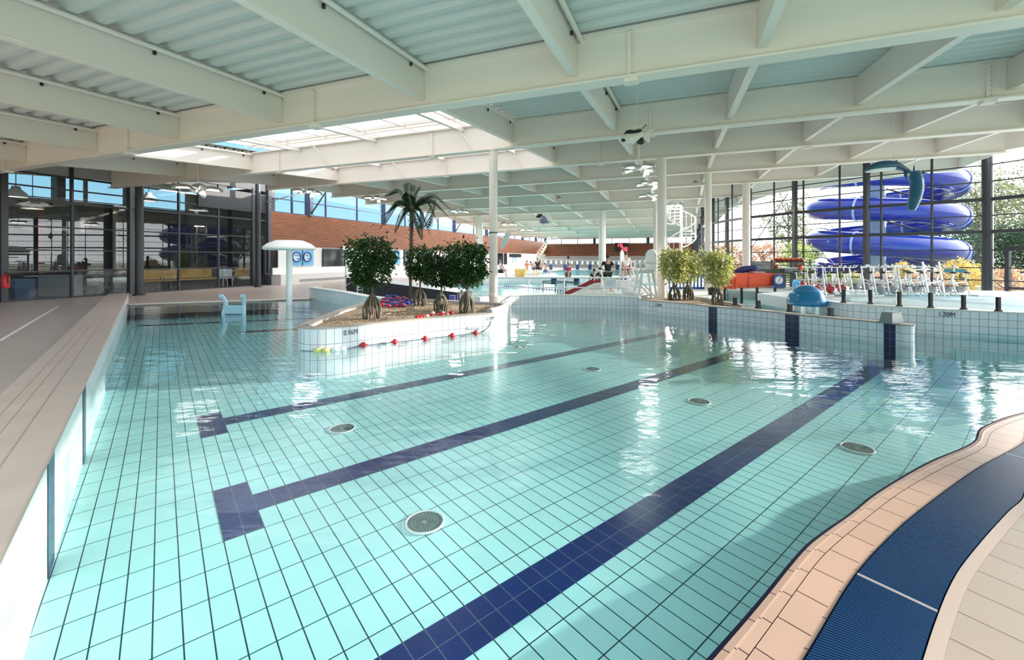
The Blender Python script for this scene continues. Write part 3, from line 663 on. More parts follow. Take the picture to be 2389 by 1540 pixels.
# ================================================================ window walls
def post_wall(name, pts, z0, z1, rows, thick_rows, posts, pane_m, post_m=DARK, pw=.07, tw=.14, rw=.045, trw=.13, depth=.12, lw=None):
    """glazed wall along a path; posts: list of (s, thick)"""
    t = thing(name, None, None); struct(t); P = [Vector((p[0], p[1], 0)) for p in pts]
    mb = MB()
    for a, b in zip(P, P[1:]): mb.add([(a.x, a.y, z0), (b.x, b.y, z0), (b.x, b.y, z1), (a.x, a.y, z1)], [(0, 1, 2, 3)])
    mb.build('pane', pane_m, t)
    mb = MB()
    for z in rows:
        wdt = trw if z in thick_rows else rw
        for a, b in zip(P, P[1:]): mb.bar(a + Vector((0, 0, z)), b + Vector((0, 0, z)), depth if z in thick_rows else .06, wdt)
    mb.build('transom', post_m, t)
    for p, th_ in posts:
        mb = MB(); wd = tw if th_ else pw; mb.bar(Vector((p[0], p[1], z0)), Vector((p[0], p[1], z1)), wd, wd * (1.3 if th_ else 1)); mb.build('mullion', post_m, t)
    return t
# left dark glazed wall of the cafe
VW = -20.3
LP = [(px, th_) for px, th_ in ((6, 1), (167, 0), (304, 1), (416.5, 0), (509, 0), (589, 1))]
posts = [(G(VW, c_on(VW, px)), th_) for px, th_ in LP] + [(G(VW, 2.5), 1), (G(VW, -2), 0)]
post_wall('window_1', [G(VW, -6), G(VW, 16.5)], .03, 5.0, [.06, .99, 1.72, 2.52, 3.39, 3.86, 4.3], [3.39], posts, DGLASS, pw=.08, tw=.15, rw=.05, trw=.08)
mb = MB(); mb.bar(G(VW + .02, c_on(VW, 460), 4.25), G(VW + .02, 16.4, 4.25), .1, .95); struct(mb.build('wall_left_panel', mat('anthracite_panel', (.018, .019, .023), .6)))
mb = MB(); mb.bar(G(VW + .02, -6, 5.15), G(VW + .02, 16.4, 5.15), .1, .5); struct(mb.build('wall_left_head', mat('anthracite_panel', (0, 0, 0))))
mb = MB(); mb.bar(G(VW, 16.45, 0.03), G(VW, 16.45, 5.4), .3, .3); struct(mb.build('wall_left_corner', DARK))
# cafe room behind it
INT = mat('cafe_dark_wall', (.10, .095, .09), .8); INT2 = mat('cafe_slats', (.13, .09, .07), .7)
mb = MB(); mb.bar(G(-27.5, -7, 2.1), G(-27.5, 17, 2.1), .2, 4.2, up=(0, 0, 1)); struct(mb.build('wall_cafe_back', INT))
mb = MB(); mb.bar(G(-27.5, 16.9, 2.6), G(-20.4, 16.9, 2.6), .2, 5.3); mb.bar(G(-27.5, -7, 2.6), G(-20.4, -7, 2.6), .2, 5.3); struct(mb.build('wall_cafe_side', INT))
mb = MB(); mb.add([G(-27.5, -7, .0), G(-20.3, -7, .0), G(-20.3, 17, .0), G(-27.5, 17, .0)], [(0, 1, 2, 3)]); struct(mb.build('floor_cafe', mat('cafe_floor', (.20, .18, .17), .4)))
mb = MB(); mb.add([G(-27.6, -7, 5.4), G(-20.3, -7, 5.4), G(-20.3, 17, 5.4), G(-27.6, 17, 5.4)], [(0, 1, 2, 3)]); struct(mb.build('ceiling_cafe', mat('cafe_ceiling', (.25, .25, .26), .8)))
post_wall('window_2', [G(-27.5, -7), G(-27.5, 17)], 4.2, 5.4, [4.25, 5.35], [], [(G(-27.5, c), k % 2) for k, c in enumerate((2, 4.6, 6.4, 7.2, 9.3, 11.2, 12.2, 14))], GLASS, pw=.12, tw=.3)
for k, (c, z0, z1, colr, nm) in enumerate(((7.0, 2.0, 2.9, (.16, .28, .42), 'blue'), (8.6, .1, 3.8, (.30, .25, .20), 'tan'), (10.4, .1, 4.0, (.24, .07, .06), 'dark red'), (11.6, .1, 3.9, (.10, .16, .17), 'teal'), (13.2, .1, 4.0, (.33, .30, .25), 'sand'), (14.8, 1.0, 3.2, (.14, .13, .20), 'violet grey'))):
    mb = MB(); mb.bar(G(-27.3, c, (z0 + z1) / 2), G(-27.3, c + (.22 if z1 - z0 > 2.5 else 1.6), (z0 + z1) / 2), .1, z1 - z0)
    tag(mb.build('wall_panel', mat('panel_%d' % k, colr, .7)), nm + ' painted panel on the back wall of the cafe', 'wall panel')
# left wooden wall with windows above
CW0, CW1 = 16.6, 66.0
WOOD = mat('larch_slats', (.42, .135, .05), .55)
def wood_mat():
    m = bpy.data.materials.new('orange_wood_slats'); m.use_nodes = True; n = m.node_tree.nodes; l = m.node_tree.links; b = n['Principled BSDF']; b.inputs['Roughness'].default_value = .5
    co = n.new('ShaderNodeUVMap'); sp = n.new('ShaderNodeSeparateXYZ'); l.new(co.outputs[0], sp.inputs[0])
    mp = n.new('ShaderNodeMapping'); mp.inputs['Scale'].default_value = (.55, 13, 1); l.new(co.outputs[0], mp.inputs[0])
    ns = n.new('ShaderNodeTexNoise'); ns.inputs['Scale'].default_value = 2.2; ns.inputs['Detail'].default_value = 4; l.new(mp.outputs[0], ns.inputs['Vector'])
    r = n.new('ShaderNodeValToRGB'); l.new(ns.outputs['Fac'], r.inputs[0]); r.color_ramp.elements[0].position = .32; r.color_ramp.elements[1].position = .72
    r.color_ramp.elements[0].color = (.13, .035, .014, 1); r.color_ramp.elements[1].color = (.40, .145, .052, 1)
    a = n.new('ShaderNodeMath'); a.operation = 'MULTIPLY'; l.new(sp.outputs['Y'], a.inputs[0]); a.inputs[1].default_value = 1 / .075
    f = n.new('ShaderNodeMath'); f.operation = 'FRACT'; l.new(a.outputs[0], f.inputs[0]); g = n.new('ShaderNodeMath'); g.operation = 'LESS_THAN'; l.new(f.outputs[0], g.inputs[0]); g.inputs[1].default_value = .22
    mi = n.new('ShaderNodeMix'); mi.data_type = 'RGBA'; l.new(g.outputs[0], mi.inputs[0]); l.new(r.outputs[0], mi.inputs[6]); mi.inputs[7].default_value = (.05, .018, .01, 1); l.new(mi.outputs[2], b.inputs['Base Color'])
    return m
WOODS = wood_mat()
def uvwall(name, a, b, z0, z1, m):
    mb = MB(); ribbon(mb, [a, b], z0, z1, 1); return struct(mb.build(name, m))
uvwall('wall_left_wood', G(VW + .1, CW0), G(VW + .1, CW1), 2.08, 3.9, WOODS)
mb = MB(); mb.bar(G(VW, CW0, 1.05), G(VW, CW1, 1.05), .16, 2.08); mb.bar(G(VW, CW0, 3.0), G(VW, CW1, 3.0), .16, 1.8); struct(mb.build('wall_left_lower', CREAM))
mb = MB(); mb.bar(G(VW + .45, CW0, .3), G(VW + .45, c_on(VW, 1010), .3), .7, .56); struct(mb.build('wall_left_bench', mat('bench_white', (.80, .79, .76), .5)))
mb = MB(); mb.bar(G(VW + .15, CW0, .75), G(VW + .15, 40, .75), .12, .35); struct(mb.build('baseboard_left', mat('bench_white', (.80, .79, .76), .5)))
cp = []; c = CW0 + .4; k = 0
px_posts = [(681, 0), (721, 1), (760, 0), (833, 0), (896, 1), (945, 0), (985, 1), (1022, 0), (1060, 1), (1105, 0), (1135, 1)]
cs_ = [(c_on(VW, px), t) for px, t in px_posts]; c = cs_[-1][0]
while c < 64: c += 2.9; k += 1; cs_.append((c, k % 2 == 0))
post_wall('window_3', [G(VW, CW0), G(VW, CW1)], 3.9, 6.1, [3.93, 4.66, 5.5], [], [(G(VW, c), t) for c, t in cs_], GLASS, post_m=mat('blue_grey_frame', (.05, .07, .13), .4), pw=.10, tw=.32, rw=.06)
mb = MB()
for j, (c, t) in enumerate(cs_):
    if t: mb.tube([G(VW + .15, c, 4.0), G(VW + .9, c + .6, 5.6)], .045, 6)
tag(mb.build('roof_strut', DARK), kind='structure')
mb = MB(); mb.tube([G(VW + .2, c_on(VW, 615), 4.35), G(VW + .4, c_on(VW, 700), 5.2)], .03, 6); struct(mb.build('roof_tie', DARK))
# dark windows and signs in the white lower wall
def wall_window(pxa, pxb, z0, z1, idx, frame=True):
    ca, cb = c_on(VW, pxa), c_on(VW, pxb); t = thing('window_%d' % idx, None, None); struct(t)
    mb = MB(); mb.bar(G(VW + .10, ca, (z0 + z1) / 2), G(VW + .10, cb, (z0 + z1) / 2), .04, z1 - z0); mb.build('dark_pane', mat('dark_pane', (.012, .016, .022), .08), t)
    mb = MB()
    for z in (z0, z1): mb.bar(G(VW + .13, ca, z), G(VW + .13, cb, z), .08, .09)
    for c in (ca, cb): mb.bar(G(VW + .13, c, z0), G(VW + .13, c, z1), .09, .08)
    mb.build('frame', DARK, t)
wall_window(613, 642, .62, 1.95, 4); wall_window(750, 802, .62, 1.98, 5)
wall_window(940, 960, .5, 2.05, 6); wall_window(1158, 1171, .7, 2.0, 7); wall_window(1174, 1180, .7, 2.0, 8)
BLUES = mat('sign_blue', (.16, .47, .76), .5); WSIGN = mat('sign_white', (.85, .88, .9), .5); NVS = mat('sign_navy', (.02, .06, .2), .5)
def round_sign(px, cz, w_, label, v=VW + .13):
    c = c_on(VW, px); t = thing('round_logo_sign', label, 'sign', G(v, c, cz)); R = Matrix.Rotation(-TH + PI / 2, 3, 'Z')
    a = Vector((UX, UY, 0)); n_ = Vector((UY, -UX, 0))
    mb = MB(); mb.bar(-a * w_ / 2, a * w_ / 2, .03, w_ * .95); mb.build('panel', BLUES, t)
    mb = MB(); mb.tube([n_ * .03 + a * (w_ * .28 * math.cos(s)) + Vector((0, 0, w_ * .28 * math.sin(s) + .03)) for s in [2 * PI * k / 24 for k in range(24)]], w_ * .045, 6, closed=True); mb.build('ring', NVS, t)
    mb = MB(); mb.tube([n_ * .018 + Vector((0, 0, .03)), n_ * .03 + Vector((0, 0, .03))], w_ * .24, 20); mb.build('disc', mat('sign_pale', (.55, .78, .93), .5), t)
    mb = MB(); mb.tube([n_ * .035 + a * (w_ * .12 * math.cos(s)) + Vector((0, 0, .03 + w_ * .12 * math.sin(s))) for s in [.2 + .8 * PI * k / 10 for k in range(11)]], w_ * .02, 5); mb.tube([n_ * .035 + a * (w_ * (.07 + .08 * math.cos(s))) + Vector((0, 0, -w_ * .02 + w_ * .08 * math.sin(s))) for s in [3.6 + .8 * PI * k / 10 for k in range(11)]], w_ * .02, 5); mb.build('swirl', NVS, t)
round_sign(687, 1.48, .95, 'blue square sign with ring logo, half hidden by the mushroom stem'); round_sign(712, 1.48, .95, 'blue square sign with ring logo right of the mushroom stem')
round_sign(920, 1.5, 1.1, 'light blue swimmer sign seen between the two front trees')
round_sign(1198, 1.45, 1.2, 'small blue sign far away on the white side wall')
for k, px in enumerate((711, 732, 754, 774, 794)):
    c = c_on(VW + .8, px); mb = MB(); mb.bar(G(VW + .815, c - .35, .22), G(VW + .815, c + .35, .22), .03, .14)
    for j in range(9): mb.bar(G(VW + .835, c - .3 + j * .075, .16), G(VW + .835, c - .3 + j * .075, .28), .012, .02)
    tag(mb.build('air_vent', mat('vent_grey', (.42, .43, .44), .5)), ['first', 'second', 'third', 'fourth', 'last'][k] + ' slotted vent along the white bench below the side wall', 'vent', group='vents along the white bench')
# far end wall
uvwall('wall_end_wood', G(VW, CW1), G(3.0, CW1), 1.75, 3.62, WOODS)
mb = MB(); mb.bar(G(VW, CW1 + .1, .9), G(4.0, CW1 + .1, .9), .16, 1.74); struct(mb.build('wall_end_lower', GREYW))
post_wall('window_9', [G(VW, CW1), G(4, CW1)], 3.6, 5.6, [3.65, 4.4], [], [(G(v, CW1), k % 3 == 0) for k, v in enumerate([VW + 2.6 * j for j in range(10)])], GLASS, pw=.09, tw=.35, rw=.07)
# right curved glass wall
RW = [(15.9, -9), (16.9, -3), (17.5, 3), (17.3, 9.0), (15.6, 14.2), (13.35, 16.3), (12.0, 18.38), (11.26, 20.4), (11.06, 22.28), (11.15, 24.04), (11.56, 25.98), (26.2, 63)]
rows = [.72, 1.13, 1.71, 2.31, 2.84, 3.37, 3.95, 4.5]
def on_path(P, px):
    r = (px - CX) / F
    for a, b in zip(P, P[1:]):
        fa, fb = a[0] - r * a[1], b[0] - r * b[1]
        if a[1] > 3 and fa * fb <= 0: t = fa / (fa - fb); return Vector((a[0] + (b[0] - a[0]) * t, a[1] + (b[1] - a[1]) * t, 0))
ps = [(on_path(RW, px), t) for px, t in ((2303.5, 1), (2174, 0), (2056, 0), (2021.5, 1), (1959, 0), (1874.5, 0), (1854, 1), (1806, 0), (1752, 0), (1708, 0), (1696, 1), (1675.5, 0), (1663, 1))]
ps = [(p, t) for p, t in ps if p]
for k in range(14): t = (k + 1) / 14; ps.append((Vector((11.56 + (26.2 - 11.56) * t, 25.98 + (63 - 25.98) * t, 0)), k % 2 == 0))
for k, p in enumerate(((17.42, 6), (17.5, 3), (17.2, 0), (16.9, -3), (16.4, -6), (17.35, 7.6), (17.1, 9.6), (16.4, 11.9))): ps.append((Vector((p[0], p[1], 0)), k in (1, 3)))
post_wall('window_10', RW, .1, 5.35, rows, [2.31, 3.37], ps, GLASS, pw=.05, tw=.135, rw=.035, trw=.11)
mb = MB(); q = ps[0][0]; mb.tube([Vector((q.x, q.y, .1)), Vector((q.x, q.y, 5.2))], .14, 16); struct(mb.build('trim_10', DARK))
# glazed door frame at the right edge
dr = thing('door_1', None, None); struct(dr); A = Vector((15.75, 13.85, 0)); B = Vector((17.0, 9.9, 0)); mb = MB()
for t in (.02, .32, .36, .66, .98): p = A.lerp(B, t); mb.bar(p + Vector((0, 0, .1)), p + Vector((0, 0, 1.78)), .09, .12)
mb.bar(A + Vector((0, 0, 1.75)), B + Vector((0, 0, 1.75)), .09, .14); mb.bar(A + Vector((0, 0, .5)), B + Vector((0, 0, .5)), .05, .08); mb.build('door_frame', DARK, dr)
mb = MB(); p = A.lerp(B, .15); q = A.lerp(B, .5); mb.bar(p + Vector((-.03, 0, 1.50)), A.lerp(B, .28) + Vector((-.03, 0, 1.50)), .02, .08); mb.build('door_notice', WSIGN, dr)
# wind bracing in the right wall
mb = MB(); a = on_path(RW, 1756); b = on_path(RW, 1846)
mb.tube([a + Vector((-.15, 0, 1.4)), on_path(RW, 1800) + Vector((-.15, 0, .5))], .02, 5); mb.tube([on_path(RW, 1760) + Vector((-.15, 0, 1.9)), b + Vector((-.15, 0, 4.2))], .02, 5)
struct(mb.build('wind_brace', DARK))
# ================================================================ drains, ladder handles, mushroom fountain
def drain(px, py, label):
    p = U(px, py, FZ); t = thing('floor_drain', label, 'drain', (p.x, p.y, FZ + .004)); r = .132
    mb = MB(); mb.lathe([(r * 1.08, 0), (r * 1.08, .008), (r * .97, .01), (r * .95, .004)], n=36); mb.build('drain_ring', mat('drain_ring', (.62, .68, .66), .35), t)
    mb = MB(); mb.lathe([(r * .95, .002), (0.001, .004)], n=36); mb.build('drain_plate', mat('drain_plate', (.24, .30, .30), .45), t)
    mb = MB()
    for ring, n in ((.84, 38), (.62, 28), (.42, 19), (.24, 11)):
        for k in range(n): a = 2 * PI * k / n; d = Vector((math.cos(a), math.sin(a), 0)); mb.bar(d * r * (ring - .075) + Vector((0, 0, .0065)), d * r * (ring + .075) + Vector((0, 0, .0065)), .006, .002)
    mb.build('slots', mat('drain_slots', (.05, .08, .08), .6), t)
for px, py, lb in ((991, 1220, 'round slotted floor drain nearest the camera'), (798, 1001, 'round slotted floor drain near the first T end'), (2000, 1047, 'round slotted floor drain close to the pink overflow edge'), (1631, 938, 'round slotted floor drain between the middle and nearest lane lines'), (1382, 862, 'round slotted floor drain between the two upper lane lines'), (1212, 811, 'round floor drain beyond the upper lane line near the planter'), (1345, 752, 'small far floor drain near the centre wall')): drain(px, py, lb)
LB_ = mat('light_blue_plastic', (.42, .62, .72), .3)
t = thing('pool_entry_handles', 'pair of light blue curved entry handles standing in the left pool', 'handrail', U(545, 733, 0))
mb = MB(); Yh = U(545, 733, 0).y
for sx_ in (-.27, .27):
    mb = MB(); mb.tube(spline([(sx_, 0, FZ), (sx_ * .98, 0, .0), (sx_ * .86, .05, .25), (sx_ * 1.0, -.03, .45), (sx_ * 1.02, -.10, .48)], 6), [.05] * 25, 10); mb.build('handle', LB_, t)
mb = MB(); mb.bar((-.26, 0, .12), (.26, 0, .12), .05, .22); mb.build('step_plate', LB_, t)
p = U(675, 710, 0); t = thing('mushroom_fountain', 'white mushroom water fountain standing in the left pool', 'fountain', (p.x, p.y, 0)); t.location.z = 0
mb = MB(); mb.tube([(0, 0, FZ), (0, 0, 1.72)], .088, 24); mb.build('stem', WPLAST, t)
mb = MB(); mb.lathe([(.05, 1.70), (.70, 1.70), (.76, 1.73), (.74, 1.80), (.62, 1.90), (.42, 1.985), (.38, 2.0), (.001, 2.01)], n=40); mb.build('cap', WPLAST, t)
# ================================================================ plants
LEAF = {}
def leaf_mat(name, c, c2):
    m = bpy.data.materials.new(name); m.use_nodes = True; n = m.node_tree.nodes; l = m.node_tree.links; b = n['Principled BSDF']; b.inputs['Roughness'].default_value = .35
    g = n.new('ShaderNodeNewGeometry'); r = n.new('ShaderNodeValToRGB'); l.new(g.outputs['Random Per Island'], r.inputs[0])
    r.color_ramp.elements[0].color = (*c, 1); r.color_ramp.elements[1].color = (*c2, 1); l.new(r.outputs[0], b.inputs['Base Color'])
    tr = n.new('ShaderNodeBsdfTranslucent'); l.new(r.outputs[0], tr.inputs[0]); mx = n.new('ShaderNodeMixShader'); mx.inputs[0].default_value = .35
    o = [x for x in n if x.type == 'OUTPUT_MATERIAL'][0]; l.new(b.outputs[0], mx.inputs[1]); l.new(tr.outputs[0], mx.inputs[2]); l.new(mx.outputs[0], o.inputs[0]); return m
FICUS = leaf_mat('ficus_leaves', (.010, .035, .012), (.075, .17, .035)); LITFICUS = leaf_mat('sunlit_ficus_leaves', (.22, .27, .04), (.90, .86, .42))  # second leaf colour has the yellow-white of sun from behind painted in
BARK = mat('grey_brown_bark', (.17, .14, .10), .8, noise=.4, nscale=25, bump=.6, bscale=60)
def leaf(mb, p, d, s, rng):
    d = d.normalized(); sd_ = d.orthogonal().normalized(); sd_ = Matrix.Rotation(rng.uniform(0, 6.28), 3, d) @ sd_; up = d.cross(sd_) * .15 * s
    a = p; b = p + d * s * .45 + sd_ * s * .22 + up; c = p + d * s - up; e_ = p + d * s * .45 - sd_ * s * .22 + up
    mb.add([a, b, c, e_], [(0, 1, 2), (0, 2, 3)])
def tree(px, py, top, cw, label, seed, z=.30, m=FICUS, nl=1900, ls=.052, off=0.0, low=.40, wild=1.0, group=None):
    p = U(px, py, z); H = (py - top) * p.y / F; W_ = cw * p.y / F / 2; rng = random.Random(seed)
    t = thing('potted_ficus_tree', label, 'tree', (p.x, p.y, z - .02), group=group); t.name = 'ficus_tree'
    mb = MB(); rr = .055 * H + .02; jh = H * .30
    for k in range(13):
        a = 2 * PI * k / 13 + rng.uniform(-.3, .3); q = rr * rng.uniform(.9, 1.35)
        mb.tube(spline([(q * math.cos(a), q * math.sin(a), 0), (q * 1.1 * math.cos(a + .2), q * 1.1 * math.sin(a + .2), jh * .35), (q * .95 * math.cos(a + .5), q * .95 * math.sin(a + .5), jh * .65), (.02 * math.cos(a), .02 * math.sin(a), jh)], 5), [.021 * rng.uniform(.6, 1.2)] * 16, 6)
    mb.build('aerial_roots', BARK, t)
    mb = MB(); top_ = H * .78
    mb.tube(spline([(0, 0, jh * .2), (.01, .0, jh), (off * .4, .01, H * .48), (off * .8, 0, top_)], 6), [.024 - .012 * i / 18 for i in range(19)], 8)
    br = []
    for k in range(12):
        h0 = H * rng.uniform(.40, .75); a = rng.uniform(0, 2 * PI); e_ = Vector((off * h0 / H + math.cos(a) * W_ * .75, math.sin(a) * W_ * .75, h0 + H * rng.uniform(.02, .2))); s_ = Vector((off * .5 * h0 / H, 0, h0 - .05))
        br.append((s_, e_)); mb.tube([s_, s_.lerp(e_, .5) + Vector((0, 0, .04)), e_], [.011, .008, .004], 5)
    mb.build('trunk', BARK, t)
    mb = MB(); cz = H * (low + 1) / 2 + .0; hz = H * (1 - low) / 2
    blobs = [(Vector((off, 0, cz)), W_ * .82, hz * .86)]
    for k in range(9):
        a = rng.uniform(0, 2 * PI); q = rng.uniform(.25, .62) * W_; zz_ = rng.uniform(-.62, .62) * hz
        blobs.append((Vector((off + q * math.cos(a), q * math.sin(a), cz + zz_)), W_ * rng.uniform(.30, .50), hz * rng.uniform(.22, .42)))
    for i in range(int(nl * 1.35)):
        c, rw, rh = rng.choice(blobs[1:]) if rng.random() < .66 else blobs[0]
        u = rng.uniform(-1, 1); a = rng.uniform(0, 2 * PI); s_ = math.sqrt(1 - u * u); rad = rng.uniform(.55, 1.0) ** .5 * (1 + .32 * wild * (rng.random() ** 3))
        q = c + Vector((s_ * math.cos(a) * rw, s_ * math.sin(a) * rw, u * rh)) * rad
        d = Vector((math.cos(a) * s_, math.sin(a) * s_, u * .4 - .55 + rng.uniform(-.4, .4)))
        leaf(mb, q, d, ls * 1.5 * rng.uniform(.7, 1.25), rng)
    for k in range(int(6 * wild)):                     # stray twigs sticking out of the crown
        a = rng.uniform(0, 2 * PI); u = rng.uniform(-.2, 1); s0 = Vector((off + math.cos(a) * W_ * .7, math.sin(a) * W_ * .7, cz + u * hz * .7)); d = Vector((math.cos(a), math.sin(a), .5 + u * .5)).normalized()
        for j in range(16): leaf(mb, s0 + d * (j * .017 * H / 1.6) + Vector([rng.uniform(-.015, .015) for _ in range(3)]), d + Vector([rng.uniform(-.8, .8) for _ in range(3)]), ls * .9, rng)
    mb.build('foliage', m, t); return t
tree(868, 746, 540, 108, 'dark leafy tree with twisted aerial roots, alone at the left of the centre planter', 1, nl=2300, low=.36, wild=1.4)
tree(979, 716, 565, 72, 'shaded bushy tree next to the palm trunk, furthest back in the centre planter', 2, nl=1500, low=.40)
tree(1029, 730, 566, 92, 'dark bushy tree, middle one of the row in the centre planter', 3, nl=2200, low=.37)
tree(1089, 733, 560, 96, 'dark bushy tree with wide root cage nearest the white column', 4, nl=2300, low=.37, wild=1.6)
tree(1573, 702, 576, 72, 'sunlit yellow-green tree right beside the white column, left one of a pair', 5, z=.27, m=LITFICUS, nl=1700, ls=.058, low=.33)
tree(1604, 700, 579, 66, 'sunlit yellow-green tree, right one of the pair in the right planter', 6, z=.27, m=LITFICUS, nl=1600, ls=.058, low=.33)
tree(1675, 713, 574, 66, 'sunlit yellow-green tree standing alone at the right of the planter', 7, z=.27, m=LITFICUS, nl=1700, ls=.055, low=.30)
# palm
p = U(957, 706, .30); t = thing('tree_fern_palm', 'tall dark palm with drooping feathery fronds rising behind the planter trees', 'palm tree', (p.x, p.y, .28)); HP = (706 - 478) * p.y / F
mb = MB(); mb.tube([(0, 0, 0), (.01, 0, HP * .3), (.03, 0, HP * .7), (.05, 0, HP)], [.045, .035, .04, .075], 12)
for k in range(60): a = k * 2.4; h = HP * (.30 + .7 * k / 60); r_ = .042 + .03 * k / 60; q = Vector((.03 + r_ * math.cos(a), r_ * math.sin(a), h)); mb.tube([q, q + Vector((math.cos(a) * .02, math.sin(a) * .02, .05))], [.012, .004], 4)
mb.build('trunk', mat('palm_trunk', (.10, .075, .055), .9, noise=.4, nscale=30), t)
rng = random.Random(11); PF = leaf_mat('palm_fronds', (.008, .03, .014), (.035, .08, .03)); SC = p.y / F
fr_ = [(-62, -26, 24), (-78, 52, 34), (-48, 58, 20), (88, 4, 30), (84, 22, 26), (16, -48, 6), (-8, -30, 4), (40, 60, 20), (60, 40, 40), (-70, 16, 20), (28, 76, 8), (-30, 44, 10), (64, -6, -60), (-30, 10, 70)]
for dx, dy, lift in fr_:
    e_ = Vector((dx * SC, rng.uniform(-.35, .35) if abs(lift) < 50 else lift * .012, -dy * SC)); s0 = Vector((.05, 0, HP - .02)); mid = s0 + e_ * .5 + Vector((0, 0, lift * SC * .9 + .06)); path = spline([s0, mid, s0 + e_], 9)
    mb = MB(); n_ = len(path); mb.tube(path, [.009 * (1 - .8 * i / n_) for i in range(n_)], 5)
    for i in range(2, n_):
        for q in range(2):
            tt = path[i].lerp(path[i - 1], q / 2); d = (path[i] - path[i - 1]).normalized(); w_ = .20 * math.sin(PI * min(.97, (i - q / 2) / n_ * .9 + .12)) + .03
            for s_ in (-1, 1):
                sd_ = Vector((-d.y, d.x, 0)); sd_ = sd_.normalized() if sd_.length > .1 else Vector((0, 1, 0)); v = (sd_ * s_ * .75 + d * .35 + Vector((0, 0, -.55))).normalized()
                mb.add([tt, tt + v * w_ * .5 + d * .022, tt + v * w_, tt + v * w_ * .5 - d * .022], [(0, 1, 2, 3)])
    mb.build('frond', PF, t)
# ================================================================ ropes with floats
RED = mat('red_plastic', (.62, .02, .025), .35); ROPEB = mat('dark_rope', (.02, .03, .10), .6); YEL = mat('yellow_foam', (.72, .70, .22), .5); BLUEP = mat('blue_plastic', (.02, .05, .32), .35)
t = thing('float_line', 'rope with red floats lying on the water along the planter wall', 'float line'); mb = MB()
def wpt(px, py): return U(px, py, .012)
rp_ = [wpt(705, 817), wpt(735, 818), wpt(768, 816), wpt(808, 813), wpt(850, 805), wpt(923, 797.5), wpt(993, 790), wpt(1056, 783), wpt(1110, 777), wpt(1122, 775)]
rp_ = [q + Vector((0, -.05, 0)) for q in rp_]; mb.tube(spline(rp_, 5), .006, 5); mb.build('rope', ROPEB, t)
def lathe_x(mb, prof, c, d, n=10):
    q = d.to_track_quat('Z', 'Y').to_matrix(); mb.lathe(prof, c, n, q)
for px, py in ((850, 805), (923, 797.5), (993, 790), (1056, 783), (1110, 777)):
    mb = MB(); c = wpt(px, py) + Vector((0, -.05, .01)); lathe_x(mb, [(.004, -.075), (.014, -.06), (.022, -.035), (.048, -.02), (.05, 0), (.048, .02), (.022, .035), (.014, .06), (.004, .075)], c, Vector((.9, .4, 0))); mb.build('red_float', RED, t)
for px, py, m in ((745, 817, YEL), (764, 816.5, YEL), (786, 815, WPLAST), (803, 813.5, WPLAST)):
    mb = MB(); c = wpt(px, py) + Vector((0, -.06, .008)); lathe_x(mb, [(.004, -.06), (.03, -.055), (.032, 0), (.03, .055), (.004, .06)], c, Vector((1, .25, 0))); mb.build('foam_float', m, t)
mb = MB(); mb.ball(wpt(769, 813.5) + Vector((0, -.03, .02)), .028); mb.build('red_float', RED, t)
t = thing('knotted_rope_end', 'grey rope end tied below the 1.10M marking', 'rope'); mb = MB(); mb.tube(spline([wpt(1122, 775), U(1130, 771, .05), U(1140, 762, .10), U(1143, 755, .17), U(1146, 749, .22)], 5), .011, 6); mb.build('rope', mat('grey_rope', (.18, .2, .22), .8), t)
# heap of blue and red float lines on the bark
t = thing('float_line_heap', 'tangled heap of blue and red float lines on the bark behind the first tree', 'float line'); rng = random.Random(5); z0 = .35
for row, (y, xa, xb, zz_) in enumerate(((716, 884, 950, .0), (712, 884, 962, .02), (708, 884, 965, .04), (704, 886, 960, .05), (700, 890, 950, .07))):
    mb = MB(); A_, B_ = U(xa, y, z0 + zz_), U(xb, y - 1, z0 + zz_); N = 8
    pts = [A_.lerp(B_, i / N) + Vector((0, rng.uniform(-.04, .04), rng.uniform(0, .035))) for i in range(N + 1)]; mb.tube(spline(pts, 3), .022, 7); mb.build('blue_line', BLUEP, t)
    for q in pts[1::2]: mb = MB(); mb.ball(q + Vector((0, -.02, .012)), .042, 10, (1.2, 1, 1)); mb.build('float', RED if row % 2 == 0 else BLUEP, t)
mb = MB(); mb.tube(spline([U(886, 706, z0), U(903, 692, z0 + .09), U(925, 690, z0 + .1), U(942, 700, z0 + .05), U(957, 707, z0)], 5), .017, 7); mb.build('blue_loop', BLUEP, t)
for q in (U(903, 691, z0 + .1), U(912, 699, z0 + .07), U(890, 705, z0 + .05)): mb = MB(); mb.ball(q, .045, 10); mb.build('float', BLUEP, t)
t = thing('red_float_line', 'short red and white float line lying along the planter rim', 'float line')
A_, B_ = U(968, 741, .35), U(1056, 733, .35); mb = MB(); mb.tube([A_ + Vector((0, .05, .03)), B_ + Vector((0, .05, .03))], .008, 6); mb.build('rope', RED, t)
for k, (px, py, m, r_) in enumerate(((972, 741, RED, .03), (979, 740, RED, .034), (986, 739, RED, .034), (996, 738, WPLAST, .032), (1006, 736, RED, .03), (1009, 731, WPLAST, .035), (1030, 735, RED, .045), (1033, 731, WPLAST, .035), (1044, 733, WPLAST, .02), (1052, 731, RED, .042))):
    mb = MB(); mb.ball(U(px, py, .37) + Vector((0, .04, 0)), r_, 12, (1.15, 1, 1)); mb.build('float', m, t)
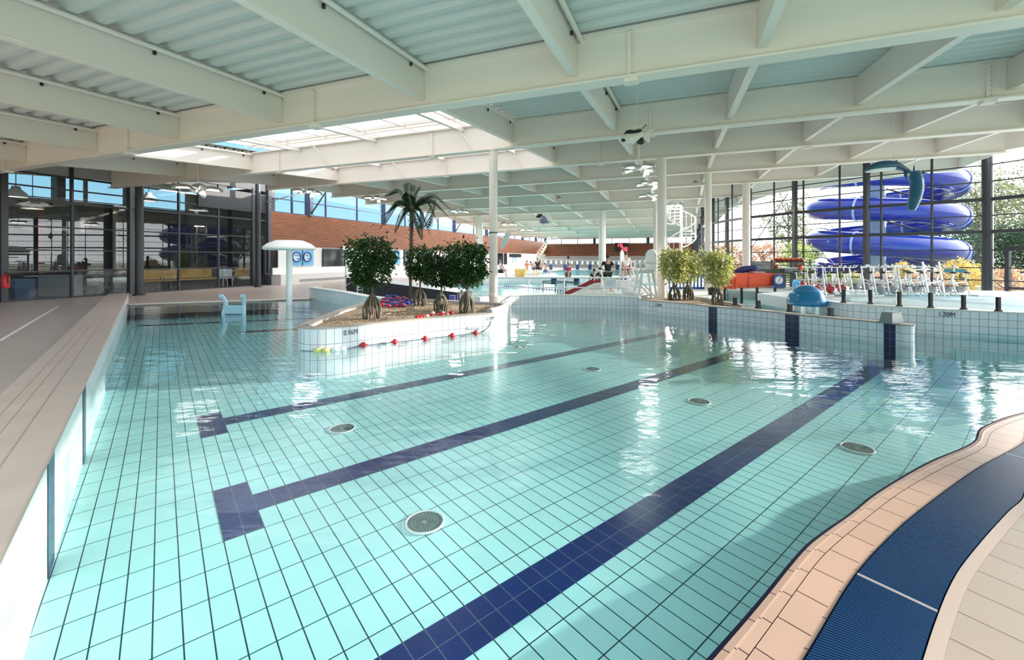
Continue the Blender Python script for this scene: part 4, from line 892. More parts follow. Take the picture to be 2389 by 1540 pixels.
# ================================================================ hanging animals
WFISH = mat('fish_cream', (.72, .70, .62), .5)
def hang(parent, p, ztop):
    zt = ceil_z(parent.location.x + p[0], parent.location.y + p[1]) - parent.location.z + .03
    mb = MB(); mb.tube([p, (p[0], p[1], zt)], .004, 5); mb.build('hanging_cord', WHITE, parent)
def solid(name, outline, thick, m, parent, M=None, puff=True):
    """rounded body from an outline in the picture plane: thick in the middle, thin at the rim"""
    M = M or Matrix.Identity(3); mb = MB(); n = len(outline); P = [Vector((x, 0, z)) for x, z in outline]; cen = sum(P, Vector()) / n; vs = []; K = 5
    for side in (-1, 1):
        for k in range(K + 1):
            s_ = 1 - k / K
            for q in P: r_ = cen.lerp(q, s_); r_ = Vector((r_.x, side * thick / 2 * math.sqrt(max(0, 1 - s_ ** 2)) + (0 if puff else side * thick / 2), r_.z)); vs.append(M @ r_)
    fs = []
    for si, side in enumerate((-1, 1)):
        o = si * (K + 1) * n
        for k in range(K):
            for i in range(n):
                f = (o + k * n + i, o + k * n + (i + 1) % n, o + (k + 1) * n + (i + 1) % n, o + (k + 1) * n + i); fs.append(f if side < 0 else f[::-1])
    mb.add(vs, fs, smooth=True); return mb.build(name, m, parent)
def outl(pts, ox, oy, s, n=4):
    pp = [Vector(((x - ox) * s, 0, -(y - oy) * s)) for x, y in pts]; pp = spline(pp + [pp[0]], n)[:-1]; return [(q.x, q.z) for q in pp]
# fish (traced from the 10.26x crop with origin 1420,270)
Yf = 8.3; s = Yf / F / 10.26; c = Wd(1485, 315, Yf); ox, oy = (1485 - 1420) * 10.26, (315 - 270) * 10.26
t = thing('hanging_fish', 'cream and black fish figure hanging under the second roof beam', 'hanging fish', c)
solid('body', outl([(300, 590), (330, 500), (400, 430), (520, 420), (700, 400), (820, 360), (850, 430), (790, 520), (700, 600), (640, 660), (540, 690), (450, 660), (360, 625)], ox, oy, s), .14, WFISH, t)
solid('back_fin', outl([(470, 350), (540, 260), (640, 215), (860, 205), (930, 225), (880, 290), (800, 360), (650, 400), (480, 395)], ox, oy, s), .03, WFISH, t)
solid('black_back_stripe', outl([(365, 445), (400, 380), (450, 345), (520, 372), (680, 375), (760, 320), (800, 335), (810, 355), (700, 405), (540, 418), (430, 425)], ox, oy, s), .16, BLACK, t)
mb_m = None
for pts in ([(785, 285), (850, 300), (840, 318), (775, 300)], [(815, 250), (875, 268), (868, 288), (810, 268)], [(855, 225), (915, 218), (905, 248), (870, 252)]): solid('fin_bar', outl(pts, ox, oy, s, 3), .05, BLACK, t)
solid('tail', outl([(830, 400), (960, 340), (1130, 300), (1050, 370), (990, 440), (920, 500), (980, 560), (975, 640), (920, 630), (860, 560), (820, 480)], ox, oy, s), .03, WFISH, t)
solid('snout', outl([(300, 570), (330, 548), (400, 590), (405, 610), (370, 628), (300, 600)], ox, oy, s, 3), .13, BLACK, t)
solid('belly_fin', outl([(640, 640), (700, 590), (760, 515), (820, 540), (835, 590), (860, 640), (800, 685), (740, 690)], ox, oy, s), .05, BLACK, t)
solid('side_fin', outl([(440, 560), (480, 500), (560, 480), (575, 540), (540, 620), (480, 640)], ox, oy, s), .19, mat('fish_pale', (.80, .80, .72), .5), t)
hang(t, (0, 0, .05), 1.1)
# dolphin: lathe along a curved spine
def curved_body(name, spine, rads, m, parent, sq=(1, 1), n=16):
    mb = MB(); mb.tube(spine, rads, n); o = mb.build(name, m, parent); return o
Yd = 9.6; s = Yd / F; c = Wd(2085, 392, Yd); DB = mat('dolphin_blue', (.018, .085, .16), .35); DW = mat('dolphin_white', (.74, .80, .82), .4)
def dp(px, py, dy=0): return Vector(((px - 2085) * s, dy, -(py - 392) * s))
t = thing('hanging_dolphin', 'blue and white dolphin figure leaping below the right roof edge', 'hanging dolphin', c)
spn = spline([dp(2012, 398), dp(2022, 397), dp(2034, 392), dp(2056, 387), dp(2084, 386), dp(2104, 392), dp(2124, 402), dp(2140, 410)], 5)
rad = [.006, .010, .012, .014, .018, .025, .032, .045, .055, .066, .078, .088, .095, .100, .104, .108, .110, .110, .108, .105, .10, .094, .088, .08, .072, .064, .056, .050, .045, .04, .036, .032, .03, .028, .026, .025]
curved_body('body', spn, rad[:len(spn)], DB, t)
curved_body('belly', [q + Vector((0, 0, -.040)) for q in spn[3:22]], [max(.004, r_ * .84 ) for r_ in [.004] + rad[4:21] + [.02]], DW, t)
solid('dorsal_fin', [(q.x, q.z) for q in [dp(2078, 384), dp(2084, 376), dp(2092, 373), (dp(2096, 374)), dp(2090, 379), dp(2088, 386)]], .02, DB, t)
solid('flipper', [(q.x, q.z) for q in [dp(2112, 398), dp(2119, 404), dp(2118, 414), dp(2116, 420), dp(2109, 410), dp(2108, 402)]], .03, DB, t)
solid('tail_fluke', [(q.x, q.z) for q in [dp(2140, 408), dp(2150, 404), dp(2154, 396), dp(2158, 402), dp(2167, 404), dp(2155, 408), dp(2146, 416), dp(2140, 413)]], .05, DB, t)
hang(t, (0, 0, .08), .75)
# ribbed blue sea creature hanging upright
Yr = 9.4; c = Wd(2132, 450, Yr); t = thing('hanging_seahorse', 'blue ribbed sea creature figure hanging upright behind the dolphin', 'hanging figure', c); s = Yr / F; RBm = mat('sea_blue', (.02, .13, .23), .4)
sp_ = spline([Vector((.03, 0, .47)), Vector((.05, 0, .30)), Vector((.06, 0, .12)), Vector((.03, 0, -.08)), Vector((-.02, 0, -.26)), Vector((-.05, 0, -.385))], 18); rr = []
for i in range(len(sp_)): k = i / len(sp_); rr.append((.045 + .075 * math.sin(PI * min(1, .22 + k * .72))) * (1 + .09 * math.cos(i * PI / 2)))
mb = MB(); mb.tube(sp_, rr, 18); mb.build('ribbed_body', RBm, t)
mb = MB(); mb.tube([(.0, 0, .44), (.02, .02, .56), (.03, .03, .60)], [.02, .012, .005], 6); mb.build('crest', RBm, t)
hang(t, (.03, 0, .5), .9)
# penguin shaped figure in the middle distance
Yp = 15.0; s = Yp / F / 5.9725; c = Wd(1270, 512, Yp); ox, oy = (1270 - 1040) * 5.9725, (512 - 380) * 5.9725
t = thing('hanging_ray', 'rounded cream and violet fish figure with black beak hanging mid hall', 'hanging figure', c)
solid('body', outl([(1340, 720), (1400, 700), (1460, 735), (1490, 800), (1480, 840), (1440, 845), (1360, 862), (1300, 840), (1290, 790), (1330, 760)], ox, oy, s), .16, mat('cream2', (.76, .74, .66), .5), t)
solid('violet_side', outl([(1340, 725), (1390, 730), (1430, 780), (1450, 835), (1400, 850), (1340, 855), (1305, 830), (1300, 790), (1335, 765)], ox, oy, s), .20, mat('violet', (.22, .20, .36), .5), t)
solid('beak', outl([(1255, 750), (1290, 715), (1340, 712), (1340, 740), (1310, 765), (1270, 762)], ox, oy, s), .10, BLACK, t); hang(t, (0, 0, .2), 1.3)
# clear surfboard shaped panel strapped to the planter column
a, b = Wd(1190, 538, 11.2), Wd(1168, 581, 11.2); t = thing('clear_surfboard', 'pale translucent oval board leaning from a strap by the tall column', 'surfboard', (a + b) / 2)
ax = (a - b).normalized(); L_ = (a - b).length; pts = [Vector((math.cos(k * PI / 10) * .062, 0, math.sin(k * PI / 10) * L_ / 2)) for k in range(20)]; qx = ax.cross(Vector((0, 1, 0)))
solid('board', [(q.x, q.z) for q in [qx * v.x + ax * v.z for v in pts]], .06, mat('pale_board', (.62, .72, .70), .15), t)
mb = MB(); mb.tube([q * 1.0 for q in [qx * v.x * 1.02 + ax * v.z * 1.01 for v in pts]], .010, 6, closed=True); mb.build('rim', mat('board_rim', (.75, .80, .80), .2), t)
mb = MB(); cc = (a + b) / 2; mb.tube([Vector((-.32, -.4, .06)), Vector((-.02, 0, .09))], .008, 5); mb.build('strap', mat('dark_strap', (0, 0, 0)), t)
# ================================================================ petal lamps
LAMPE = mat('lamp_tube', (1, 1, 1), .3, emit=(1, .96, .88), es=2.2); PET = mat('lamp_petal', (.70, .71, .68), .25, .55); SPOTM = mat('spot_white', (.85, .84, .8), .4)
def petal_lamp(px, py, Y, size, label, rz=0.0, npet=4, power=None, ztop=None, spot=True):
    c = Wd(px, py, Y); t = thing('petal_lamp', label, 'ceiling lamp', c, rz, group='petal shaped lamps')
    for k in range(npet):
        a = 2 * PI * k / npet + .4; R = Matrix.Rotation(a, 3, 'Z'); mb = MB(); N = 9; rows_ = []
        for i in range(N + 1):
            u = i / N; L = .10 + u * .42; w_ = .155 * math.sin(PI * (u * .92 + .06)) ** .8; zc = .06 * math.sin(PI * u) - .02 * u
            rows_.append([R @ (Vector((L, w_ * v, zc - .07 * abs(v) ** 2)) * size) for v in (-1, -.5, 0, .5, 1)])
        vs = [q for r_ in rows_ for q in r_] + [q + Vector((0, 0, .012 * size)) for r_ in rows_ for q in r_]; n_ = len(vs) // 2; fs = []
        for i in range(N):
            for j in range(4): f = (i * 5 + j, i * 5 + j + 1, (i + 1) * 5 + j + 1, (i + 1) * 5 + j); fs += [f, tuple(x + n_ for x in f[::-1])]
        mb.add(vs, fs, smooth=True); mb.build('petal', PET, t)
        mb = MB(); mb.tube([R @ (Vector((.16, 0, -.03)) * size), R @ (Vector((.44, 0, -.045)) * size)], .022 * size, 8); mb.build('tube', LAMPE, t)
    mb = MB(); mb.lathe([(.001, .07), (.05, .06), (.10, .01), (.09, -.04), (.04, -.07), (.001, -.075)], n=14, M=Matrix.Scale(size, 3)); mb.build('hub', SPOTM, t)
    mb = MB(); mb.tube([(0, 0, .05 * size), (0, 0, ceil_z(c.x, c.y) - c.z)], .018, 8); mb.build('hanging_rod', WHITE, t)
    if spot:
        mb = MB(); mb.tube([(.12 * size, -.08 * size, -.05 * size), (.14 * size, -.10 * size, -.14 * size)], .012 * size, 5); q = Matrix.Rotation(.9, 3, 'X'); mb.lathe([(.02, -.10), (.055, -.06), (.065, .06), (.001, .065)], Vector((.14, -.10, -.19)) * size, 12, q @ Matrix.Scale(size, 3)); mb.build('spotlight', SPOTM, t)
    if power:
        ld = bpy.data.lights.new('lamp_light', 'AREA'); ld.shape = 'DISK'; ld.size = size * .8; ld.energy = power; ld.color = (1, .97, .93); lo = bpy.data.objects.new('lamp_light', ld); S.collection.objects.link(lo); lo.location = (0, 0, -.10 * size); lo.parent = t
PW = 6
petal_lamp(462, 437, 14.5, 1.35, 'big petal lamp in front of the dark glazed wall', .3, 4, PW, 4.4)
petal_lamp(716, 446, 17.5, 1.25, 'petal lamp hanging above the wooden wall left of the palm', .5, 4, 16, 4.6)
petal_lamp(876, 461, 21.0, 1.2, 'petal lamp just left of the palm crown', .2, 4, 16, 4.7)
petal_lamp(1490, 391, 10.4, 1.0, 'nearest petal lamp with glowing tubes beside the right planter column', .1, 4, PW, 4.6)
petal_lamp(1514, 427, 13.6, .95, 'petal lamp second in the row behind the right planter column', .3, 4, 16, 4.6)
petal_lamp(1517, 455, 17.0, .95, 'petal lamp third in the row behind the right planter column', .6, 4, 30, 4.8)
petal_lamp(1072, 492, 26.0, 1.3, 'petal lamp above the side wall right of the palm', .1, 4, 240, 4.8, False)
PWF = 420
for k, (px, py, Y) in enumerate(((1188, 522, 35), (1228, 535, 40), (1262, 544, 46), (1288, 552, 52))):
    petal_lamp(px, py, Y, 1.7, ['first', 'second', 'third', 'last'][k] + ' of the small far petal lamps along the wooden wall', .2, 4, PWF, 4.7, False)
petal_lamp(1570, 478, 24, 1.2, 'petal lamp beside the top of the spiral stairs', .4, 4, 240, 4.9, False)
petal_lamp(1561, 520, 30, 1.2, 'petal lamp beside the middle of the spiral stairs', .4, 4, 240, 4.9, False)
for px, py, Y, lb in ((1622, 424, 15, 'small dark bell lamp hanging near the thin right column'), (1304, 460, 17, 'small dark bell lamp above the hanging violet figure')):
    c = Wd(px, py, Y); t = thing('bell_lamp', lb, 'lamp', c); mb = MB(); mb.lathe([(.10, -.03), (.09, 0), (.03, .04), (.012, .07)], n=16); mb.build('shade', mat('lamp_grey', (.35, .35, .34), .4), t); mb = MB(); mb.tube([(0, 0, .06), (0, 0, ceil_z(c.x, c.y) - c.z + .03)], .006, 5); mb.build('cord', WHITE, t); mb = MB(); mb.lathe([(.085, -.035), (.001, -.035)], n=16); mb.build('dark_lens', BLACK, t)
# ================================================================ rail, slide and chairs behind the centre wall
RAILM = mat('rail_white', (.80, .82, .84), .3, .2)
Yr = 13.0
def R3(px, py, Y=Yr): return Wd(px, py, Y)
t = thing('pool_railing', 'long white tubular railing behind the centre pool wall', 'railing')
mb = MB(); mb.tube([R3(1160, 648), R3(1300, 648), R3(1484, 648), R3(1494, 651), R3(1500, 660), R3(1508, 676), R3(1512, 692)], .022, 8); mb.build('top_rail', RAILM, t)
mb = MB(); mb.tube([R3(1160, 671), R3(1488, 671)], .018, 8); mb.build('lower_rail', RAILM, t)
for px in (1233, 1316, 1403, 1160): mb = MB(); mb.tube([R3(px, 649), R3(px, 689)], .022, 8); mb.build('post', RAILM, t)
mb = MB(); mb.tube([R3(1411, 671), R3(1413, 688)], .018, 6); mb.tube([R3(1430, 671), R3(1432, 688)], .018, 6); mb.build('stay', RAILM, t)
t = thing('notice_board', 'white notice board with faint logo hung on the railing', 'sign', R3(1423, 660, 12.95)); mb = MB(); mb.box((0, 0, 0), (.36, .012, .26)); mb.build('board', WSIGN, t)
mb = MB(); mb.tube([Vector((.11 * math.cos(a), -.008, .06 * math.sin(a))) for a in [2 * PI * k / 20 for k in range(20)]], .007, 5, closed=True); mb.tube([(-.05, -.008, -.01), (0, -.008, .02), (.05, -.008, -.01)], .006, 5); mb.build('logo', mat('logo_lilac', (.62, .60, .74), .5), t)
# red slide
t = thing('childrens_slide', 'red and cream pool slide running down behind the railing', 'slide'); a, b = [(1402, 655), (1388, 655), (1372, 661), (1352, 671), (1318, 686)], 14.0
cl = spline([R3(x, y, b) for x, y in a], 5); mb = MB()
for sgn in (-1, 1): mb.tube([q + Vector((0, sgn * .2, .0)) for q in cl], .035, 8)
mb.build('red_rim', mat('slide_red', (.36, .02, .035), .35), t)
mb = MB(); vs = [q + Vector((0, o, dz)) for q in cl for o, dz in ((-.2, 0), (-.14, -.12), (.14, -.12), (.2, 0))]; n_ = len(cl); mb.add(vs, [(i * 4 + k, i * 4 + k + 1, i * 4 + k + 5, i * 4 + k + 4) for i in range(n_ - 1) for k in range(3)], smooth=True); mb.build('chute', mat('slide_red', (0, 0, 0)), t)
mb = MB()
for i in range(n_ - 1): mb.bar(cl[i] + Vector((0, -.21, -.11)), cl[i + 1] + Vector((0, -.21, -.11)), .04, .12)
mb.build('cream_side', mat('slide_cream', (.84, .80, .70), .4), t)
mb = MB()
for sx_, o in ((1381, -.16), (1381, .16)): mb.tube([R3(1385, 661, b + o), R3(1384, 689, b + o) + Vector((0, 0, -.8))], .02, 6)
mb.build('support', STEEL, t)
mb = MB()
for o in (-.2, .2):
    mb.tube(spline([R3(1386, 655, b + o), R3(1388, 640, b + o), R3(1396, 631, b + o), R3(1404, 640, b + o), R3(1408, 690, b + o)], 5), .02, 6)
for k in range(5): mb.tube([R3(1407, 655 + k * 8, b - .2), R3(1407, 655 + k * 8, b + .2)], .015, 5)
mb.build('ladder', RAILM, t)
# lifeguard chairs
def lifeguard(px, py, Y, sc, label, face=1):
    p = Wd(px, py, Y); p.z = .28; t = thing('lifeguard_chair', label, 'lifeguard chair', p); q = lambda x, y, z: Vector((x * face, y, z)) * sc
    for x, y in ((.25, -.28), (.25, .28), (-.30, -.28), (-.30, .28)): mb = MB(); mb.bar(q(x * 1.15, y * 1.1, 0), q(x * .62, y * .85, .95), .07 * sc, .06 * sc); mb.build('leg', WPLAST, t)
    mb = MB(); mb.box(q(-.02, 0, .97), (.52 * sc, .56 * sc, .06 * sc)); mb.build('seat', WPLAST, t)
    o = [(-.26, 0), (.26, 0), (.27, .35), (.24, .55), (.14, .66), (0, .70), (-.14, .66), (-.24, .55), (-.27, .35)]
    M = Matrix(((0, 1, 0, 0), (1, 0, 0, 0), (0, 0, 1, 0), (0, 0, 0, 1))); mb = MB(); mb.plate([(x * sc * .98, z * sc) for x, z in o], .05 * sc, Matrix.Translation(q(.20, 0, 1.0)) @ Matrix.Rotation(PI / 2 + .5 * face, 4, 'Z')); mb.build('backrest', WPLAST, t)
    for y in (-.3, .3):
        mb = MB(); mb.bar(q(-.30, y, 1.22), q(.24, y, 1.22), .07 * sc, .05 * sc); mb.bar(q(-.26, y, .98), q(-.26, y, 1.22), .05 * sc); mb.build('armrest', WPLAST, t)
        mb = MB(); mb.bar(q(-.27, y, .62), q(.25, y, .05), .06 * sc, .05 * sc); mb.build('brace', WPLAST, t)
    for z in (.18, .40, .62): mb = MB(); mb.box(q(-.36 + z * .1, 0, z), (.22 * sc, .62 * sc, .05 * sc)); mb.build('step', WPLAST, t)
lifeguard(1506, 693, 12.6, .84, 'tall white lifeguard chair at the corner of the right planter', 1)
lifeguard(1462, 688, 15.5, .85, 'white lifeguard chair behind, between the man in black and the nearer chair', -1)
t = thing('pool_steps', 'grey and white plastic steps beside the lifeguard chairs', 'steps', Wd(1470, 692, 12.9)); mb = MB()
for k in range(2): mb.box((0, .15 * k, .07 + .13 * k), (.42, .18, .13))
mb.build('tread', WPLAST, t)
# ================================================================ people
SK = mat('skin', (.62, .38, .28), .5); SK2 = mat('skin_tan', (.42, .24, .16), .5); HAIRM = mat('dark_hair', (.02, .015, .012), .6); HAIRB = mat('brown_hair', (.16, .09, .05), .6)
def skinmesh(name, joints, edges, m, parent, lv=2):
    me = bpy.data.meshes.new(name); keys = list(joints); me.from_pydata([joints[k][:3] for k in keys], [(keys.index(a), keys.index(b)) for a, b in edges], [])
    o = bpy.data.objects.new(name, me); S.collection.objects.link(o); o.parent = parent; me.materials.append(m)
    md = o.modifiers.new('skin', 'SKIN'); sv = me.skin_vertices[0].data
    for i, k in enumerate(keys): r_ = joints[k][3]; sv[i].radius = (r_, r_ * (joints[k][4] if len(joints[k]) > 4 else 1)); sv[i].use_root = (i == 0)
    s2 = o.modifiers.new('sub', 'SUBSURF'); s2.levels = lv; s2.render_levels = lv; md.use_smooth_shade = True; return o
def person(p, h, rz, label, pose='stand', skin=SK, hair=HAIRM, top=None, bottom=None, arms='down', group=None, long_hair=False):
    t = thing('person', label, 'person', p, rz, group); k = h / 1.75; J = {}
    def j(n, x, y, z, r_, f=1): J[n] = (x * k, y * k, z * k, r_ * k, f)
    sit = pose == 'sit'; dz = -.42 if sit else 0; lean = .10 if pose == 'bend' else 0
    if pose == 'bend': lean = .35
    j('pelvis', 0, 0, .95 + dz, .155, .75); j('waist', 0, lean * .3, 1.12 + dz, .13, .75); j('chest', 0, lean * .8, 1.34 + dz - lean * .15, .165, .7); j('neck', 0, lean * 1.1, 1.48 + dz - lean * .3, .055); j('head0', 0, lean * 1.2 + .0, 1.57 + dz - lean * .35, .085); j('head1', 0, lean * 1.25 + .01, 1.67 + dz - lean * .4, .082)
    E = [('pelvis', 'waist'), ('waist', 'chest'), ('chest', 'neck'), ('neck', 'head0'), ('head0', 'head1')]
    for s_, n in ((-1, 'l'), (1, 'r')):
        if sit: P = [(.10, .02, .50, .09), (.12, .42, .50, .065), (.12, .42, .10, .04), (.12, .52, .04, .035)]
        elif pose == 'walk': P = [(.10, 0, .88, .09), (.11, .14 * s_, .50, .062), (.11, .05 * s_ - .12, .10, .04), (.11, .16 * s_, .03, .035)]
        else: P = [(.10, 0, .88, .09), (.12, .02, .50, .062), (.13, 0, .10, .04), (.14, .12, .03, .035)]
        ns = ['hip' + n, 'knee' + n, 'ankle' + n, 'toe' + n]
        for nm, (x, y, z, r_) in zip(ns, P): j(nm, x * s_, y, z, r_)
        E += [('pelvis', ns[0]), (ns[0], ns[1]), (ns[1], ns[2]), (ns[2], ns[3])]
        sh = (.19 * s_, lean * .9, 1.42 + dz - lean * .2, .06)
        if arms == 'hips': A = [sh, (.33 * s_, lean * .9 - .05, 1.18 + dz, .042), (.17 * s_, lean * .6 + .08, 1.02 + dz, .030), (.13 * s_, lean * .6 + .11, .99 + dz, .03)]
        elif arms == 'front': A = [sh, (.22 * s_, .12 + lean, 1.18 + dz, .042), (.10 * s_, .34 + lean, 1.20 + dz, .030), (.07 * s_, .42 + lean, 1.22 + dz, .028)]
        elif arms == 'knees': A = [sh, (.24 * s_, .15, 1.14 + dz, .042), (.17 * s_, .33, .98 + dz, .030), (.15 * s_, .40, .96 + dz, .028)]
        elif arms == 'up' and s_ > 0: A = [sh, (.30, .05, 1.60 + dz, .042), (.28, .05, 1.86 + dz, .030), (.27, .05, 1.94 + dz, .028)]
        else: A = [sh, (.25 * s_, 0, 1.14 + dz, .042), (.27 * s_, .06, .90 + dz, .030), (.27 * s_, .09, .80 + dz, .028)]
        ns = ['sh' + n, 'el' + n, 'wr' + n, 'ha' + n]
        for nm, (x, y, z, r_) in zip(ns, A): j(nm, x, y, z, r_)
        E += [('chest', ns[0]), (ns[0], ns[1]), (ns[1], ns[2]), (ns[2], ns[3])]
    skinmesh('body', J, E, skin, t)
    # a hand of five fingers at each wrist
    for n, s_ in (('l', -1), ('r', 1)):
        w_, e_ = Vector(J['ha' + n][:3]), Vector(J['wr' + n][:3]); d = (w_ - e_).normalized(); sd_ = d.orthogonal().normalized(); mb = MB()
        for q, (o, L) in enumerate(((-.03, .06), (-.012, .075), (.006, .08), (.022, .07))): mb.tube([w_ + sd_ * o * k, w_ + sd_ * o * k * 1.1 + d * L * k, w_ + sd_ * o * k * 1.1 + d * L * k * 1.3 + d.cross(sd_) * .015 * k], [.009 * k, .008 * k, .005 * k], 6)
        mb.tube([w_ - d * .02 * k + sd_ * .02 * k, w_ + sd_ * .05 * k + d * .02 * k], [.010 * k, .007 * k], 6); mb.build('fingers', skin, t)
    hx = Vector(J['head1'][:3]); mb = MB(); mb.ball(hx + Vector((0, -.02, .025)) * k, .105 * k, 14, (.92, 1.05, .88))
    if long_hair: mb.ball(hx + Vector((0, -.09, -.12)) * k, .07 * k, 10, (1, .7, 1.8))
    mb.build('hair', hair, t)
    fc = MB(); h0 = Vector(J['head0'][:3])
    fc.lathe([(.002, -.02), (.014, -.012), (.006, .03)], h0 + Vector((0, .095, .03)) * k, 6, Matrix.Scale(k, 3)); fc.build('nose', skin, t)
    fc = MB()
    for s_ in (-1, 1): fc.ball(h0 + Vector((.032 * s_, .083, .055)) * k, .011 * k, 6)
    fc.build('eyes', HAIRM, t); fc = MB(); fc.box(h0 + Vector((0, .088, -.022)) * k, (.045 * k, .01 * k, .009 * k)); fc.build('mouth', mat('lips', (.4, .12, .1), .5), t)
    fc = MB()
    for s_ in (-1, 1): fc.ball(h0 + Vector((.088 * s_, .0, .04)) * k, .022 * k, 6, (.4, 1, 1.4))
    fc.build('ears', skin, t)
    if top:
        T = {n: (J[n][0], J[n][1], J[n][2], J[n][3] * 1.13 + .006, J[n][4]) for n in ('pelvis', 'waist', 'chest', 'shl', 'shr', 'ell', 'elr')}
        T['collar'] = tuple(J['chest'][i] * .35 + J['neck'][i] * .65 for i in range(3)) + (.085 * k, 1)
        for n in ('ell', 'elr'):
            s_ = 'sh' + n[-1]; T[n] = tuple((J[s_][i] * .4 + J[n][i] * .6) for i in range(3)) + (J[n][3] * 1.5, 1)
        skinmesh('shirt', T, [('pelvis', 'waist'), ('waist', 'chest'), ('chest', 'shl'), ('chest', 'shr'), ('shl', 'ell'), ('shr', 'elr'), ('chest', 'collar')], top, t)
    if bottom:
        T = {n: (J[n][0], J[n][1], J[n][2], J[n][3] * 1.15 + .006, J[n][4]) for n in ('pelvis', 'hipl', 'hipr')}
        for n in 'lr': T['kn' + n] = tuple((J['hip' + n][i] * .35 + J['knee' + n][i] * .65) for i in range(3)) + (J['knee' + n][3] * 1.35, 1)
        skinmesh('shorts', T, [('pelvis', 'hipl'), ('pelvis', 'hipr'), ('hipl', 'knl'), ('hipr', 'knr')], bottom, t)
    return t
CB = mat('black_cotton', (.015, .016, .018), .8); CG = mat('grey_cotton', (.30, .32, .34), .8); CR = mat('red_cotton', (.60, .05, .09), .8); CP = mat('pink_cotton', (.75, .45, .45), .8); CBL = mat('blue_cotton', (.05, .08, .25), .8)
def stand(px, py, Y): q = Wd(px, py, Y); return Vector((q.x, q.y, q.z))
person(stand(1418, 681.8, 20.0), 1.70, PI, 'man in black shirt and dark trousers, hands on hips, behind the slide', 'stand', SK, HAIRM, CB, mat('dark_trousers', (.02, .03, .025), .8), 'hips')
person(stand(1326, 655, 31.6), 1.75, PI + 1.3, 'man in grey top and red shorts standing by the far pool edge', 'stand', SK2, HAIRM, CG, CR, 'front')
person(stand(1386, 674.5, 22.0), 1.35, PI - .8, 'seated person in dark swimwear left of the man in black', 'sit', SK2, HAIRM, CB, CB, 'knees')
person(stand(1400, 673.5, 22.3), 1.4, PI + .6, 'person sitting half hidden between slide and column', 'sit', SK, HAIRM, CB, CBL, 'knees')
person(stand(1455, 668.5, 24.0), 1.45, PI / 2, 'person sitting at the water edge seen below the far lifeguard chair', 'sit', SK, HAIRM, None, CBL, 'knees')
person(stand(1229, 645, 33.0), 1.2, PI, 'child in orange swimwear standing at the right of the yellow play net', 'stand', SK, HAIRB, mat('coral', (.75, .30, .18), .8), None, 'front')
person(stand(1245, 645, 33.4), 1.25, 2.2, 'child in pale top leaning over the white fence', 'bend', SK, HAIRM, mat('lilac_cloth', (.5, .48, .62), .8), CBL, 'front')
person(stand(1254, 646, 33.0), 1.40, PI, 'child in dark swimsuit standing at the white fence, taller one', 'stand', SK, HAIRB, CB, CB, 'down', long_hair=True)
person(stand(1260, 646, 33.3), 1.30, PI + .5, 'child in black swimwear at the right end of the white fence', 'stand', SK, HAIRB, None, CB, 'front')
person(stand(1271, 643, 36.0), 1.35, PI + 1.4, 'person sitting on the far pool edge right of the children', 'sit', SK2, HAIRM, None, CBL, 'knees')
person(stand(1168, 648, 27.5), 1.5, PI + 1.3, 'person sitting on the pool edge by the tall planter column', 'sit', SK, HAIRB, CP, CB, 'knees')
person(Vector((Wd(1460, 650, 15.5).x, 15.5, .76)), 1.15, PI, 'person sitting high in the far lifeguard chair', 'sit', SK, HAIRM, WSIGN, CR, 'knees')
mb = MB(); mb.box((0, 0, .21), (2.0, .5, .42)); tag(mb.build('pool_ledge', mat('pale_deck', (0, 0, 0))), 'pale ledge the bathers sit on behind the slide', 'ledge').location = Wd(1425, 674, 22.6) * 1.0
bpy.data.objects['pool_ledge'].location.z = -.13
# white fence, yellow net frame, box, second pool gear
a, b = Wd(1231, 646, 32.4), Wd(1262, 646, 32.4); t = thing('plastic_fence', 'small white plastic fence in front of the children', 'fence', a); L_ = (b - a).length; mb = MB()
for z in (.08, .48): mb.bar((0, -.06, z), (L_, -.06, z), .05, .06)
mb.build('rail', WPLAST, t)
for k in range(8): mb = MB(); mb.bar((L_ * k / 7, 0, 0), (L_ * k / 7, 0, .52), .05, .05); mb.build('picket', WPLAST, t)
a = Wd(1202, 646, 32.6); YN = mat('yellow_net', (.72, .50, .16), .7); t = thing('play_net_basket', 'yellow net basket standing on the far pool edge', 'play basket', a); mb = MB()
mb.lathe([(.36, 0), (.40, .25), (.44, .55)], (.38, 0, 0), 16); mb.build('net', YN, t); mb = MB()
for x in (0, .30, .60, .78): mb.tube([(x, -.3, 0), (x + .04, -.3, .68)], .03, 6)
mb.build('frame', YN, t)
a = Wd(1325, 647, 30.9 + .8); t = thing('storage_box', 'dark brown box in front of the man in red shorts', 'box', a); mb = MB(); mb.box((0, 0, .18), (.42, .3, .36)); mb.build('body', mat('box_brown', (.13, .10, .09), .7), t); mb = MB(); mb.box((0, 0, .37), (.45, .33, .03)); mb.build('lid', mat('box_brown', (0, 0, 0)), t)
# aquatic walking frames (dark posts with bars) standing in the far pool
t = thing('water_gym_frame', 'dark underwater gym rails standing in the pool behind the railing', 'exercise frame'); mb = MB(); Yg = 21
for x in (1267, 1296, 1320, 1349): mb.tube([Wd(x, 682, Yg), Wd(x, 655, Yg)], .03, 6)
mb.build('post', mat('frame_grey', (.22, .24, .28), .5), t); mb = MB(); GB = mat('green_bar', (.06, .16, .13), .5)
mb.tube([Wd(1267, 656, Yg), Wd(1296, 655, Yg), Wd(1322, 659, Yg), Wd(1349, 661, Yg)], .02, 6); mb.tube([Wd(1267, 659, Yg), Wd(1296, 661, Yg), Wd(1322, 657, Yg), Wd(1349, 660, Yg)], .02, 6); mb.build('bar', GB, t)
